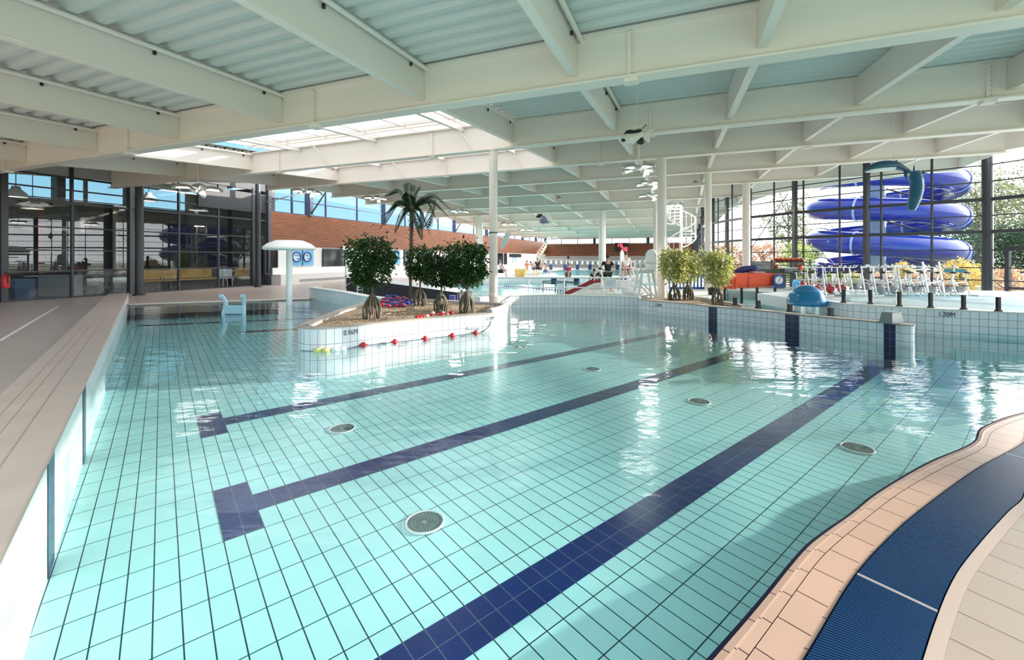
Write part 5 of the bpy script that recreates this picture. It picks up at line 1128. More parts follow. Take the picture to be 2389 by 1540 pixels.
# lane float lines on the far pool
def lane_line(x0, y0, x1, y1, z, n, label, m1=CBL, r_=.045):
    a, b = U(x0, y0, z), U(x1, y1, z); t = thing('lane_float_line', label, 'lane rope'); mb = MB(); mb.tube([a, b], .012, 5); mb.build('cable', WPLAST, t)
    for k in range(n): mb = MB(); lathe_x(mb, [(.01, -r_), (r_, -r_ * .8), (r_, r_ * .8), (.01, r_)], a.lerp(b, (k + .5) / n), b - a, 8); mb.build('float', m1, t)
lane_line(1175, 667, 1225, 670, FPZ, 10, 'dark float line on the far pool, upper left one')
lane_line(1232, 672, 1318, 679, FPZ, 14, 'dark float line on the far pool running behind the railing posts')
lane_line(1350, 684, 1400, 687, FPZ, 8, 'dark float line on the far pool below the slide')
# backstroke flags across the lap pool
t = thing('flag_string', 'string of small white pennants across the lap pool', 'pennants'); Yq = 36; xs = [1200 + 12.2 * k for k in range(36)]; mb = MB(); mb.tube([Wd(1185, 603, Yq), Wd(1420, 609, Yq), Wd(1650, 604, Yq)], .012, 5); mb.build('cord', WPLAST, t)
for k, x in enumerate(xs):
    y = 605 + 4.5 * math.sin(PI * k / 35); mb = MB(); mb.add([Wd(x - 2.4, y, Yq), Wd(x + 2.4, y, Yq), Wd(x + 2.0, y + 8, Yq), Wd(x - 2.0, y + 8, Yq), Wd(x - 2.4, y, Yq + .01), Wd(x + 2.4, y, Yq + .01), Wd(x + 2.0, y + 8, Yq + .01), Wd(x - 2.0, y + 8, Yq + .01)], [(0, 3, 2, 1), (4, 5, 6, 7), (0, 1, 5, 4), (1, 2, 6, 5), (2, 3, 7, 6), (3, 0, 4, 7)]); mb.build('pennant', WSIGN, t)
# red LED clock on the end wall and starting blocks
c = Wd(1450, 577, 63); LED = mat('red_led', (.6, .02, .03), .4, emit=(1, .05, .08), es=3.0); t = thing('led_clock', 'red lit digital clock on the dark wooden end wall', 'clock', c); mb = MB(); mb.box((0, .1, 0), (1.9, .15, 1.3)); mb.build('case', BLACK, t)
def seg_digit(mb, ch, x, z, w_, h_):
    segs = {'a': ((0, 1), (1, 1)), 'b': ((1, 1), (1, .5)), 'c': ((1, .5), (1, 0)), 'd': ((0, 0), (1, 0)), 'e': ((0, .5), (0, 0)), 'f': ((0, 1), (0, .5)), 'g': ((0, .5), (1, .5))}
    for s_ in {'1': 'bc', '0': 'abcdef', '2': 'abged', '5': 'afgcd', '3': 'abgcd', '8': 'abcdefg'}[ch]: (x0, z0), (x1, z1) = segs[s_]; mb.bar((x + x0 * w_, 0, z + z0 * h_), (x + x1 * w_, 0, z + z1 * h_), .09, .09)
mb = MB(); seg_digit(mb, '1', -.75, .08, .3, .42); seg_digit(mb, '5', -.2, .08, .3, .42); mb.build('upper_digits', LED, t); mb = MB(); seg_digit(mb, '2', 0, -.55, .3, .5); seg_digit(mb, '8', .5, -.55, .3, .5); mb.build('lower_digits', LED, t)
for k, px in enumerate((1285, 1318, 1347, 1376, 1412, 1440, 1470)):
    q = Wd(px, 632, 52); t = thing('starting_block', 'starting block ' + ['furthest left', 'second from the left', 'third from the left', 'in the middle', 'fifth from the left', 'sixth from the left', 'furthest right'][k] + ' at the end of the lap pool', 'starting block', (q.x, q.y, 0.03), group='starting blocks'); mb = MB(); mb.box((0, 0, .3), (.35, .4, .6)); mb.build('base', mat('block_navy', (.03, .04, .12), .5), t); mb = MB(); mb.bar((-.35, -.1, .66), (.35, -.1, .70), .6, .06); mb.build('platform', CBL, t)
# slanted cream strip in the far left corner, stepped bars with a tube above
t = thing('slanted_strip', 'slanted cream strip running down the far corner of the hall', 'stairs'); a, b = G(VW + .3, CW1 - .3, 3.5), G(VW + .3, c_on(VW + .3, 1243), .1); mb = MB()
N = 9
for k in range(N): p0 = a.lerp(b, k / N); p1 = a.lerp(b, (k + 1) / N); mb.bar(Vector((p0.x, p0.y, (p0.z + p1.z) / 2)), Vector((p1.x, p1.y, (p0.z + p1.z) / 2)), .1, .75)
mb.build('stepped_strip', mat('warm_cream', (.85, .76, .58), .6), t); mb = MB(); mb.tube([a + Vector((0, 0, .8)), b + Vector((0, 0, .8))], .04, 6); mb.build('hand_rail', RAILM, t)
t = thing('coat_hooks', 'row of black hooks high on the white side wall', 'hooks'); mb = MB(); ca = c_on(VW, 1185); cb = c_on(VW, 1212); mb.bar(G(VW + .15, ca, 1.95), G(VW + .15, cb, 1.95), .05, .06); mb.build('rail', BLACK, t)
for k in range(7): mb = MB(); c = ca + (cb - ca) * (k + .5) / 7; mb.bar(G(VW + .2, c, 1.95), G(VW + .2, c, 1.55), .3, .12); mb.build('hook', BLACK, t)
# ================================================================ spiral stairs of the slide tower
p = Wd(1590, 655, 24); t = thing('spiral_staircase', 'white spiral staircase rising to the roof behind the right planter trees', 'staircase', (p.x, p.y, .03)); h_ = 4.6; SW = mat('stair_white', (.86, .84, .80), .4); mb = MB(); mb.tube([(0, 0, 0), (0, 0, h_)], .06, 12); mb.build('centre_pole', SW, t); n_ = 26
for k in range(n_):
    a = k * .42; z = .15 + k * h_ / n_ * .97; d0, d1 = Vector((math.cos(a - .2), math.sin(a - .2), 0)), Vector((math.cos(a + .2), math.sin(a + .2), 0)); mb = MB(); P = [d0 * .07, d1 * .07, d1 * .75, d0 * .75]
    mb.add([q + Vector((0, 0, z)) for q in P] + [q + Vector((0, 0, z + .04)) for q in P], [(3, 2, 1, 0), (4, 5, 6, 7), (0, 1, 5, 4), (1, 2, 6, 5), (2, 3, 7, 6), (3, 0, 4, 7)]); mb.build('tread', SW, t)
    mb = MB(); dm = Vector((math.cos(a), math.sin(a), 0)) * .75; mb.tube([dm + Vector((0, 0, z)), dm + Vector((0, 0, z + .95))], .016, 6); mb.build('baluster', SW, t)
mb = MB(); mb.tube([Vector((math.cos(a) * .75, math.sin(a) * .75, .15 + .95 + (a / .42) * h_ / n_ * .97)) for a in [.15 * i for i in range(int(n_ * .42 / .15))]], .024, 6); mb.tube([Vector((math.cos(a) * .75, math.sin(a) * .75, .15 + (a / .42) * h_ / n_ * .97)) for a in [.15 * i for i in range(int(n_ * .42 / .15))]], .03, 6); mb.build('hand_rail', SW, t)
# ================================================================ ramp stage and railing behind the planter
t = thing('black_ramp', 'long dark ramp wedge lying behind the planter trees', 'ramp'); RM = mat('ramp_dark', (.025, .025, .035), .5)
A1, B1 = Wd(808, 672, 15.4), Wd(1066, 695, 12.6); hA = .60; dpt = Vector((.35, .9, 0)); mb = MB()
zA0, zA1 = .03, 1.45 - (648 - HY) * 15.4 / F; zB0, zB1 = .03, 1.45 - (683 - HY) * 12.6 / F
P = [Vector((A1.x, A1.y, zA0)), Vector((B1.x, B1.y, zB0)), Vector((B1.x, B1.y, zB1)), Vector((A1.x, A1.y, zA1))]; mb.add(P + [q + dpt for q in P], [(0, 1, 2, 3), (7, 6, 5, 4), (0, 4, 5, 1), (1, 5, 6, 2), (2, 6, 7, 3), (3, 7, 4, 0)]); mb.build('skirt', RM, t)
mb = MB(); P2 = [P[3] + Vector((0, 0, .01)), P[2] + Vector((0, 0, .01)), P[2] + dpt + Vector((0, 0, .01)), P[3] + dpt + Vector((0, 0, .01))]; mb.add(P2, [(0, 1, 2, 3)]); mb.build('deck', WPLAST, t)
mb = MB(); q = Wd(1055, 693, 12.3); mb.box((q.x, q.y, .22), (.16, .16, .34)); mb.build('end_block', mat('block_blue', (.12, .12, .42), .5), t)
t = thing('ramp_railing', 'tubular railing and ladder at the high end of the dark ramp', 'railing'); mb = MB(); Y0 = 15.0
mb.tube([Wd(806, 673, Y0), Wd(807, 600, Y0), Wd(811, 598, Y0), Wd(835, 598, Y0), Wd(838, 602, Y0), Wd(838, 668, Y0)], .02, 6); mb.tube([Wd(806, 668, Y0), Wd(830, 651, Y0), Wd(838, 640, Y0)], .016, 6); mb.build('frame', STEEL, t)
for k in range(5): mb = MB(); mb.tube([Wd(834, 652 + 6 * k, Y0 - .3), Wd(846, 653 + 6 * k, Y0 - .3)], .016, 6); mb.build('rung', RAILM, t)
mb = MB()
for x in (834, 846): mb.tube([Wd(x, 640, Y0 - .3), Wd(x, 682, Y0 - .3)], .02, 6)
mb.build('ladder_side', RAILM, t)
mb = MB(); mb.tube([Wd(1073, 698, 12.7), Wd(1073, 660, 12.7), Wd(1078, 654, 12.7), Wd(1086, 652, 12.7)], .02, 6); mb.tube([Wd(1058, 670, 12.8), Wd(1082, 640, 12.8)], .018, 6); tag(mb.build('grab_rail', STEEL), 'bent steel grab rail behind the planter tree next to the column', 'handrail')
t = thing('exit_sign', 'small white sign with dark figure above the dark window', 'sign', G(VW + .3, c_on(VW, 797), 2.1)); mb = MB(); mb.bar(Vector((-UX * .2, -UY * .2, 0)), Vector((UX * .2, UY * .2, 0)), .05, .26); mb.build('panel', WSIGN, t); mb = MB(); mb.bar(Vector((.05, -.05, .05)), Vector((.05, -.05, -.06)), .05, .05); mb.build('figure', BLACK, t)
# grey box on the arm end
q = U(2094, 754, .34); t = thing('starting_box', 'grey ribbed plastic box on the end of the tiled arm', 'box', (q.x - .02, q.y + .10, .34), .35); GP = mat('grey_plastic', (.27, .285, .29), .45); mb = MB(); mb.box((0, 0, .085), (.30, .20, .17), top=.80); mb.build('body', GP, t); mb = MB()
for k in range(5): mb.box((-.092 + .046 * k, 0, .176), (.026, .17, .018))
mb.build('ribs', mat('grey_plastic_light', (.50, .51, .5), .45), t); mb = MB(); mb.box((0, 0, .006), (.36, .24, .014)); mb.build('base_flange', GP, t)
# ================================================================ blue dome jet, posts and glass barrier
q = U(1881, 712, .30); q = Wd(1881, 712, 10.0); t = thing('water_dome', 'big shiny blue water dome over a curtain of falling water', 'water feature', (q.x, q.y, .06)); zb = q.z - .06; r_ = 39.5 * 10.0 / F; BD = mat('dome_blue', (.015, .20, .42), .18)
mb = MB(); mb.lathe([(r_ * .97, zb - .0), (r_, zb + .03)] + [(r_ * math.cos(a), zb + .03 + r_ * 1.12 * math.sin(a)) for a in [PI / 2 * k / 14 for k in range(1, 15)]], n=48); mb.build('dome', BD, t)
mb = MB(); mb.lathe([(r_ * .96, zb + .01), (.01, zb + .03)], n=40); mb.build('underside', BD, t); mb = MB(); mb.tube([(-.05, 0, -.2), (-.05, 0, zb + .05)], .05, 12); mb.build('feed_pipe', STEEL, t)
mb = MB(); mb.lathe([(r_ * .98, 0), (r_ * .985, zb)], n=48); mb.build('water_curtain', glass_mat('falling_water', (.86, .95, .97), 1.45, .15, .12), t)
mb = MB(); mb.lathe([(r_ * .73, zb + .03 + r_ * .80), (r_ * .715, zb + .03 + r_ * .82)], n=48); mb.build('seam', mat('dome_seam', (.30, .55, .72), .3), t)
def post(px, y0, y1, Y, label, grp, w_=.05):
    a = Wd(px, y0, Y); h = (y0 - y1) * Y / F; t = thing('barrier_post', label, 'post', a, group=grp); mb = MB(); mb.box((0, 0, h / 2), (w_, w_, h)); mb.build('shaft', BLACK, t); mb = MB(); mb.box((0, 0, .012), (w_ * 1.5, w_ * 1.5, .024)); mb.build('foot', BLACK, t); return a, h
ords = ['first', 'second', 'third', 'fourth', 'fifth', 'sixth', 'seventh']
pp = []
for k, (px, y0, y1) in enumerate(((1968, 706, 675), (2030.5, 709.5, 676), (2098, 714.5, 680), (2171, 718, 683), (2248, 722, 688), (2329, 726.5, 693), (2415, 731, 697))):
    Y = .97 * F / (y0 - HY); pp.append(post(px, y0, y1, Y, ords[k] + ' black post from the left along the 1.30M deck edge', 'barrier posts on the deck edge'))
def pane(a, b, h, idx, where):
    mb = MB(); mb.bar(a + Vector((0, 0, h / 2 + .02)), b + Vector((0, 0, h / 2 + .02)), .012, h); tag(mb.build('glass_barrier_pane', CLEARG), 'clear glass barrier pane ' + where, 'glass pane', group='glass barrier panes')
for k in range(len(pp) - 1): a, h = pp[k]; b, _ = pp[k + 1]; d = (b - a).normalized() * .04; pane(a + d, b - d, h * .96, k, 'between the ' + ords[k] + ' and ' + ords[k + 1] + ' post of the deck edge')
q = []
for k, (px, y0, y1, Y) in enumerate(((1690, 706, 672, 13.9), (1730, 708, 671, 14.1), (1766, 707, 670, 14.3), (1808, 703, 670, 14.4), (1880, 704, 671, 13.0))):
    q.append(post(px, y0, y1, Y, ords[k] + ' thin black post from the left behind the lagoon', 'barrier posts behind the lagoon', .06))
for k in range(len(q) - 1): a, h = q[k]; b, _ = q[k + 1]; d = (b - a).normalized() * .04; pane(a + d, b - d, h * .96, k, 'between the ' + ords[k] + ' and ' + ords[k + 1] + ' post behind the lagoon')
for k, (px, y0, y1) in enumerate(((1715, 712, 694), (1769, 719, 701), (1843, 728, 709), (1938, 738, 718))):
    Y = 1.11 * F / (y0 - HY) + .12; post(px, y0, y1, Y, ords[k] + ' short black post from the left on the tiled arm', 'short posts on the arm', .07)
# ================================================================ gear on the platform
ORG = mat('orange_plastic', (.70, .10, .03), .4); ORD = mat('orange_dark', (.42, .05, .02), .5); NVP = mat('navy_foam', (.02, .03, .14), .7); DGR = mat('dark_green', (.04, .10, .07), .6)
def orange_bin(pxa, pxb, yt, yb, Y, label, ribs):
    a, b = Wd(pxa, yb, Y), Wd(pxb, yb, Y); a.z = b.z = .33; h = EYE - (yt - HY) * Y / F - .33; t = thing('storage_container', label, 'container', (a + b) / 2); L_ = b.x - a.x; mb = MB(); mb.box((0, .25, h / 2), (L_ * .94, .6, h), top=1.06); mb.build('tub', ORG, t); mb = MB(); mb.box((0, .25, h - .02), (L_ * 1.0, .66, .035)); mb.build('rim', ORG, t)
    for k in range(ribs): mb = MB(); mb.box((-L_ / 2 + L_ * (k + .5) / ribs, -.06, h * .42), (.05, .03, h * .75)); mb.build('rib', ORD, t)
    mb = MB(); mb.box((0, .25, h * .2), (L_ * .97, .63, .02)); mb.build('waist_band', ORD, t)
orange_bin(1682, 1718, 645, 671, 15.6, 'small ribbed orange container beside the lone tree', 4); orange_bin(1718, 1822, 638, 671, 16.2, 'long orange container behind the cone footed column', 2)
for k, (px, py, w_, h_, m, lb) in enumerate(((1765, 638, 40, 4, NVP, 'dark navy foam mat on the orange container'), (1762, 633, 26, 4, mat('pink_foam', (.62, .24, .28), .7), 'pink foam mat lying on the navy mats'), (1764, 629, 24, 3, NVP, 'top navy foam mat of the pile on the container'))):
    q = Wd(px, py + h_ / 2, 16.4); mb = MB(); mb.box((0, 0, 0), (w_ * 16.4 / F, .5, h_ * 16.4 / F)); tag(mb.build('foam_mat', m, loc=None), lb, 'foam mat').location = q
q = Wd(1725, 634, 16.5); mb = MB(); mb.tube([(-.25, 0, 0), (.15, 0, .08), (.6, 0, .16)], [.05, .13, .10], 8); tag(mb.build('navy_bag', NVP), 'dark navy bag heaped at the left end of the long container', 'bag').location = q
q = Wd(1812, 637, 16.8); t = thing('mat_pile', 'dark green pile of flat mats behind the orange container', 'mats', q)
for k in range(3): mb = MB(); mb.box((.15, .1, .04 + .05 * k), (1.35 - .1 * k, .6, .05)); mb.build('mat', DGR, t)
q = Wd(1838, 668, 16.7); q.z = .33; t = thing('green_shelf', 'dark green slatted shelf next to the round clock', 'shelf', q)
for k in range(5): mb = MB(); mb.box((.05, .1, .08 + .09 * k), (.34, .3, .03)); mb.build('shelf_board', DGR, t)
for x in (-.12, .24): mb = MB(); mb.box((x, .1, .25), (.03, .3, .5)); mb.build('side_post', BLACK, t)
# blue framed clock standing on the floor
q = Wd(1817, 669, 16.0); q.z = .33; t = thing('standing_clock', 'round white clock in a blue stand on the platform edge', 'clock', q); mb = MB(); mb.box((0, .03, .03), (.26, .14, .06)); o = [(-.11, 0), (.11, 0), (.125, .22), (.09, .32), (0, .36), (-.09, .32), (-.125, .22)]; mb.plate(o, .06, Matrix.Translation((0, .03, 0))); mb.build('stand', mat('clock_blue', (.03, .10, .32), .4), t)
mb = MB(); mb.tube([(0, -.012, .20), (0, -.004, .20)], .095, 24); mb.build('face', WSIGN, t); mb = MB(); mb.bar((0, -.016, .20), (.035, -.016, .265), .008); mb.bar((0, -.016, .20), (-.01, -.016, .15), .008)
for k in range(12): a = k * PI / 6; mb.bar((.075 * math.cos(a), -.014, .2 + .075 * math.sin(a)), (.085 * math.cos(a), -.014, .2 + .085 * math.sin(a)), .006)
mb.build('hands', BLACK, t); t.scale = (1.5, 1.5, 1.5)
q = Wd(1856, 668, 15.0); q.z = .33; t = thing('logo_board', 'light blue board with round logo leaning on the platform', 'sign', q, .1); mb = MB(); M = Matrix.Rotation(.12, 4, 'Y'); mb.plate([(-.14, 0), (.14, 0), (.14, .36), (-.14, .36)], .03, M); mb.build('board', BLUES, t); mb = MB(); mb.tube([M @ Vector((.08 * math.cos(a), -.02, .19 + .085 * math.sin(a))) for a in [2 * PI * k / 20 for k in range(20)]], .009, 5, closed=True); mb.build('ring', NVS, t)
# rack with orange life jackets and a clear crate
q = Wd(1845, 640, 17.0); t = thing('gear_rack', 'dark metal rack behind the containers', 'rack', Vector((q.x, q.y, .33))); H_ = 1.45 - (612 - HY) * 17 / F - .33
for x in (-.75, .0, .75): mb = MB(); mb.bar((x, 0, 0), (x, 0, H_ + .1), .05); mb.build('upright', DARK, t)
for z in (H_ * .55, H_): mb = MB(); mb.box((0, 0, z), (1.6, .5, .03)); mb.build('shelf_board', DARK, t)
rng = random.Random(9); X0 = q.x
for k, (px, lb) in enumerate(((1812, 'leftmost'), (1822, 'second'), (1834, 'third'), (1845, 'fourth'), (1858, 'fifth'), (1868, 'rightmost'))):
    c = Wd(px, 611.5, 16.95); t = thing('life_jacket', lb + ' orange life jacket along the top of the dark rack', 'life jacket', c, group='orange life jackets on the rack'); mb = MB(); mb.ball((0, 0, .09), .10, 10, (1.05, .9, .85)); mb.ball((.06, 0, .06), .07, 8); mb.build('foam_body', ORG, t); mb = MB(); mb.tube([(-.06, -.09, .02), (.0, -.10, .13), (.07, -.08, .02)], .014, 5); mb.build('strap', BLACK, t)
for px, py, lb in ((1808, 627, 'orange life jacket hanging at the left of the lower rack shelf'), (1867, 624, 'red-orange life jacket hanging at the right of the lower rack shelf')):
    c = Wd(px, py, 16.8); t = thing('life_jacket', lb, 'life jacket', c); mb = MB(); mb.ball((0, 0, 0), .13, 10, (.9, .7, .9)); mb.build('foam_body', ORD if px < 1850 else ORG, t); mb = MB(); mb.tube([(-.08, -.08, .05), (0, -.1, .12), (.08, -.08, .05)], .014, 5); mb.build('strap', BLACK, t)
q = Wd(1839, 634, 16.5); t = thing('clear_crate', 'clear plastic crate standing on the green mats', 'crate', q); mb = MB(); mb.box((0, 0, .07), (.46, .3, .14), top=1.05); mb.build('crate_body', glass_mat('clear_plastic', (.72, .80, .82), 1.5, .2, .1), t); mb = MB(); mb.box((0, 0, .15), (.52, .34, .02)); mb.build('lid', mat('lid_grey', (.6, .66, .68), .4), t)
# blue barrier fence behind the tree pair
t = thing('blue_barrier', 'blue plastic slatted barrier behind the pair of bushy trees', 'barrier', U(1610, 676, .28)); mb = MB(); BB = mat('barrier_blue', (.03, .12, .38), .45)
for z in (.06, .50): mb.bar((-1.2, 0, z), (.85, 0, z), .06, .08)
mb.build('rail', BB, t)
for k in range(16): mb = MB(); x = -1.15 + k * .13; mb.bar((x, 0, .05), (x, 0, .52), .05, .03); mb.build('slat', BB, t)
t = thing('white_bin', 'white cylindrical bin right beside the right planter column', 'bin', U(1553, 694, .285)); mb = MB(); mb.lathe([(.001, 0), (.075, 0), (.085, .34), (.07, .36), (.001, .37)], n=18); mb.build('body', WPLAST, t)
t = thing('dark_bin', 'small dark bin behind the lone tree', 'bin', U(1662, 688, .28)); mb = MB(); mb.lathe([(.001, 0), (.12, 0), (.14, .22), (.001, .26)], n=16); mb.build('body', BLACK, t)
# ================================================================ water bikes
BKF = mat('bike_steel', (.72, .73, .74), .25, .6); RSAD = mat('bike_red', (.55, .03, .04), .4)
def bike(loc, rz, accent):
    t = thing('water_bike', 'silver water exercise bike', 'water bike', loc, rz); mb = MB()
    for a, b, r_ in (((-.30, -.22, .02), (-.30, .22, .02), .022), ((.34, -.24, .02), (.34, .24, .02), .018), ((-.30, 0, .02), (.34, 0, .02), .022), ((-.26, 0, .02), (-.12, 0, .48), .024), ((.30, 0, .02), (.22, 0, .55), .026), ((-.12, 0, .42), (.22, 0, .36), .022), ((-.05, 0, .10), (.22, 0, .45), .020)): mb.tube([a, b], r_, 7)
    mb.build('frame', BKF, t); mb = MB(); mb.tube([(-.12, 0, .45), (-.17, 0, .68)], .018, 7); mb.build('seat_post', BKF, t)
    mb = MB(); mb.ball((-.18, 0, .70), .09, 10, (1.25, .85, .35)); mb.build('saddle', BLACK, t)
    mb = MB(); mb.tube([(.22, 0, .52), (.20, 0, .86)], .018, 7); mb.build('handle_post', BKF, t)
    mb = MB(); mb.tube(spline([(.36, -.16, .92), (.30, -.20, .86), (.20, -.12, .86), (.20, .12, .86), (.30, .20, .86), (.36, .16, .92)], 4), .016, 6); mb.build('handlebar', WPLAST, t)
    mb = MB(); mb.tube([(.02, -.04, .20), (.02, .04, .20)], .11, 14); mb.tube([(.02, -.14, .10), (.02, -.04, .20)], .012, 5); mb.tube([(.02, .14, .30), (.02, .04, .20)], .012, 5); mb.build('crank', accent, t)
    mb = MB(); mb.box((.02, -.16, .09), (.14, .08, .03)); mb.box((.02, .16, .31), (.14, .08, .03)); mb.build('pedals', BLACK, t); return t
rng = random.Random(21); k = 0; protos = {}
rowsB = [(690, .40, [1905, 1934, 1962, 1990, 2019, 2048, 2078, 2109, 2141, 2174, 2208, 2242], 'front row'), (680, .40, [1992, 2018, 2045, 2072, 2101, 2130, 2160], 'back row'), (676, .33, [1868, 1888, 1909, 1931, 1954], 'left group')]
for y, z, xs, rn in rowsB:
    for i, px in enumerate(xs):
        loc = U(px, y, z); rz = -.75 + rng.uniform(-.9, .9) if px < 2080 else PI + rng.uniform(-.25, .25); red = rn != 'back row' and px < 1990
        lb = 'silver water bike, ' + ['first', 'second', 'third', 'fourth', 'fifth', 'sixth', 'seventh', 'eighth', 'ninth', 'tenth', 'eleventh', 'twelfth'][i] + ' from the left in the ' + rn + (' with red crank' if red else '')
        if red not in protos: protos[red] = bike(loc, rz, RSAD if red else mat('crank_grey', (.25, .26, .27), .4)); o = protos[red]; o['label'] = lb
        else: o = dup(protos[red], loc, rz, lb)
        o.location = loc; o.scale = (.92,) * 3; o['group'] = 'water bikes'
# chair like white stool frames on the right
t = thing('folding_frame', 'pale slanted folding frame standing among the right water bikes', 'frame', U(2180, 693, .40)); mb = MB(); mb.bar((-.15, 0, 0), (-.32, 0, .95), .04, .03); mb.bar((.28, 0, 0), (.12, 0, .95), .04, .03); mb.bar((-.2, 0, .35), (.25, 0, .45), .03, .03); mb.build('side_frame', WPLAST, t)
t = thing('wall_board_sign', 'small blue-green rounded sign on the glass behind the bikes', 'sign', on_path(RW, 2240) + Vector((-.25, -.1, 1.02))); mb = MB(); o = [(-.28, -.06), (.22, -.06), (.28, 0), (.22, .06), (-.28, .06)]; mb.plate(o, .02, Matrix.Rotation(-.75, 4, 'Z')); mb.build('panel', mat('teal_sign', (.06, .22, .28), .4), t)
# ================================================================ fire extinguisher, cafe furniture
q = G(VW + .22, c_on(VW + .2, 13), .55); q = Wd(13, 672, 13.55); t = thing('fire_extinguisher', 'red fire extinguisher on the left edge of the glazed wall', 'fire extinguisher', q); mb = MB(); mb.lathe([(.001, 0), (.09, 0), (.095, .02), (.095, .34), (.05, .41), (.025, .43), (.025, .47)], n=20); mb.build('cylinder', RED, t); mb = MB(); mb.tube([(.02, 0, .46), (.10, -.02, .44), (.11, -.03, .15)], .014, 6); mb.build('hose', BLACK, t); mb = MB(); mb.bar((-.04, 0, .47), (.08, 0, .52), .02); mb.build('lever', BLACK, t)
CHY = mat('ochre_seat', (.50, .28, .05), .5); CHW = mat('chair_white', (.8, .8, .8), .4)
def bench(px, v, L_, label):
    c = c_on(v, px); t = thing('cafe_bench', label, 'bench', G(v, c, 0), -TH); mb = MB(); mb.box((0, 0, .45), (.45, L_, .06)); mb.build('seat', CHY, t); mb = MB(); mb.bar((-.22, -L_ / 2, .72), (-.22, L_ / 2, .72), .05, .42); mb.build('backrest', CHY, t)
    for y in (-L_ / 2 + .1, L_ / 2 - .1): mb = MB(); mb.bar((.18, y, 0), (.18, y, .43), .04); mb.bar((-.2, y, 0), (-.2, y, .55), .04); mb.build('leg', BLACK, t)
bench(345, -21.6, 1.4, 'ochre cafe bench behind the glass beside the dark column'); bench(445, -21.6, 2.2, 'long ochre cafe bench behind the glass'); bench(572, -21.2, .8, 'short ochre cafe bench at the end of the glazed wall')
def cchair(px, v, label):
    c = c_on(v, px); t = thing('cafe_chair', label, 'chair', G(v, c, 0), .6); mb = MB(); mb.box((0, 0, .45), (.4, .4, .04)); mb.build('seat', CHW, t); mb = MB(); mb.box((0, .2, .7), (.4, .03, .4)); mb.build('backrest', CHW, t)
    for x in (-.18, .18):
        for y in (-.18, .18): mb = MB(); mb.tube([(x * 1.1, y * 1.1, 0), (x, y, .45)], .018, 6); mb.build('leg', CHW, t)
cchair(520, -21.5, 'white cafe chair behind the glass, left one of two'); cchair(531, -21.3, 'white cafe chair behind the glass, right one of two'); cchair(385, -22.4, 'white cafe chair between the two long ochre benches')
def ctable(px, v, label):
    c = c_on(v, px); t = thing('cafe_table', label, 'table', G(v, c, 0)); mb = MB(); mb.lathe([(.001, .73), (.45, .73), (.45, .76), (.001, .76)], n=24); mb.build('tabletop', CHW, t); mb = MB(); mb.tube([(0, 0, .03), (0, 0, .73)], .03, 10); mb.build('leg', DARK, t); mb = MB(); mb.lathe([(.001, .04), (.25, .02), (.25, 0)], n=20); mb.build('foot', DARK, t)
ctable(380, -23, 'white round cafe table behind the glass right of the dark column'); ctable(240, -23.8, 'white round cafe table behind the glass left of the dark column'); ctable(95, -23.4, 'white round cafe table nearest the left edge'); ctable(545, -22.5, 'white round cafe table by the end of the glazed wall')
def pend(px, py, v, label, m=WPLAST):
    c = c_on(v, px); q = G(v, c); z = EYE - (py - HY) * q.y / F; t = thing('pendant_lamp', label, 'pendant lamp', (q.x, q.y, z)); mb = MB(); mb.lathe([(.30, -.12), (.27, .02), (.13, .16), (.10, .26), (.03, .27)], n=24); mb.build('shade', m, t); mb = MB(); mb.tube([(0, 0, .26), (0, 0, max(.4, 5.35 - z))], .012, 5); mb.build('cord', BLACK, t); mb = MB(); mb.lathe([(.26, -.10), (.001, -.10)], n=20); mb.build('lit_disc', mat('pend_glow', (.9, .8, .6), .5, emit=(1, .85, .6), es=1.5), t)
pend(37, 452, -21.6, 'white pendant lamp behind the glass at the far left'); pend(347, 463, -21.6, 'white pendant lamp behind the glass just right of the dark column'); pend(76, 480, -22.6, 'cream pendant lamp behind the glass, lower one near the left edge', mat('cream2', (0, 0, 0)))
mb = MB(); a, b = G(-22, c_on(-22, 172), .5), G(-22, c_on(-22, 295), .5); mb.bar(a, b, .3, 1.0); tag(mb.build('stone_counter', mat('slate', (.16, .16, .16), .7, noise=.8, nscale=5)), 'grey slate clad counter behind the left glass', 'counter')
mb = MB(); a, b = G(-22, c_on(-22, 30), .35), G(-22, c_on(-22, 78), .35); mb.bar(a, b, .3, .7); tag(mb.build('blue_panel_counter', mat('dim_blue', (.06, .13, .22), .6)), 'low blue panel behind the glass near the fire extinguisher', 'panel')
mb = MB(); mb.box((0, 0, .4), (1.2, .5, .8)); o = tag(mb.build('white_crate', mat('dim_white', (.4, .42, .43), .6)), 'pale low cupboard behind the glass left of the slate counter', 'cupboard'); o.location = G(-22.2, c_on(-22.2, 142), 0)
# ================================================================ outside: tube slide, trees, hedge
def tube_mat():
    m = glass_mat('blue_translucent_tube', (.02, .06, .55), 1.5); n = m.node_tree.nodes; l = m.node_tree.links; o = [x for x in n if x.type == 'OUTPUT_MATERIAL'][0]; d = n.new('ShaderNodeBsdfPrincipled'); d.inputs['Base Color'].default_value = (.012, .03, .30, 1); d.inputs['Roughness'].default_value = .12; mx = n.new('ShaderNodeMixShader'); mx.inputs[0].default_value = .82
    src = o.inputs[0].links[0].from_socket; l.new(src, mx.inputs[1]); l.new(d.outputs[0], mx.inputs[2]); l.new(mx.outputs[0], o.inputs[0]); return m
YS = 27.0; cs = Wd(2058, 602, YS); cs.z = 0; RS = 150 * YS / F - .55; PITCH = 75 * YS / F; t = thing('tube_slide', 'giant blue spiral tube slide outside the glass wall', 'water slide', (cs.x, cs.y, -.6)); path = []; z0 = Wd(0, 638, YS).z + .6
N = 150; TU = 4.15
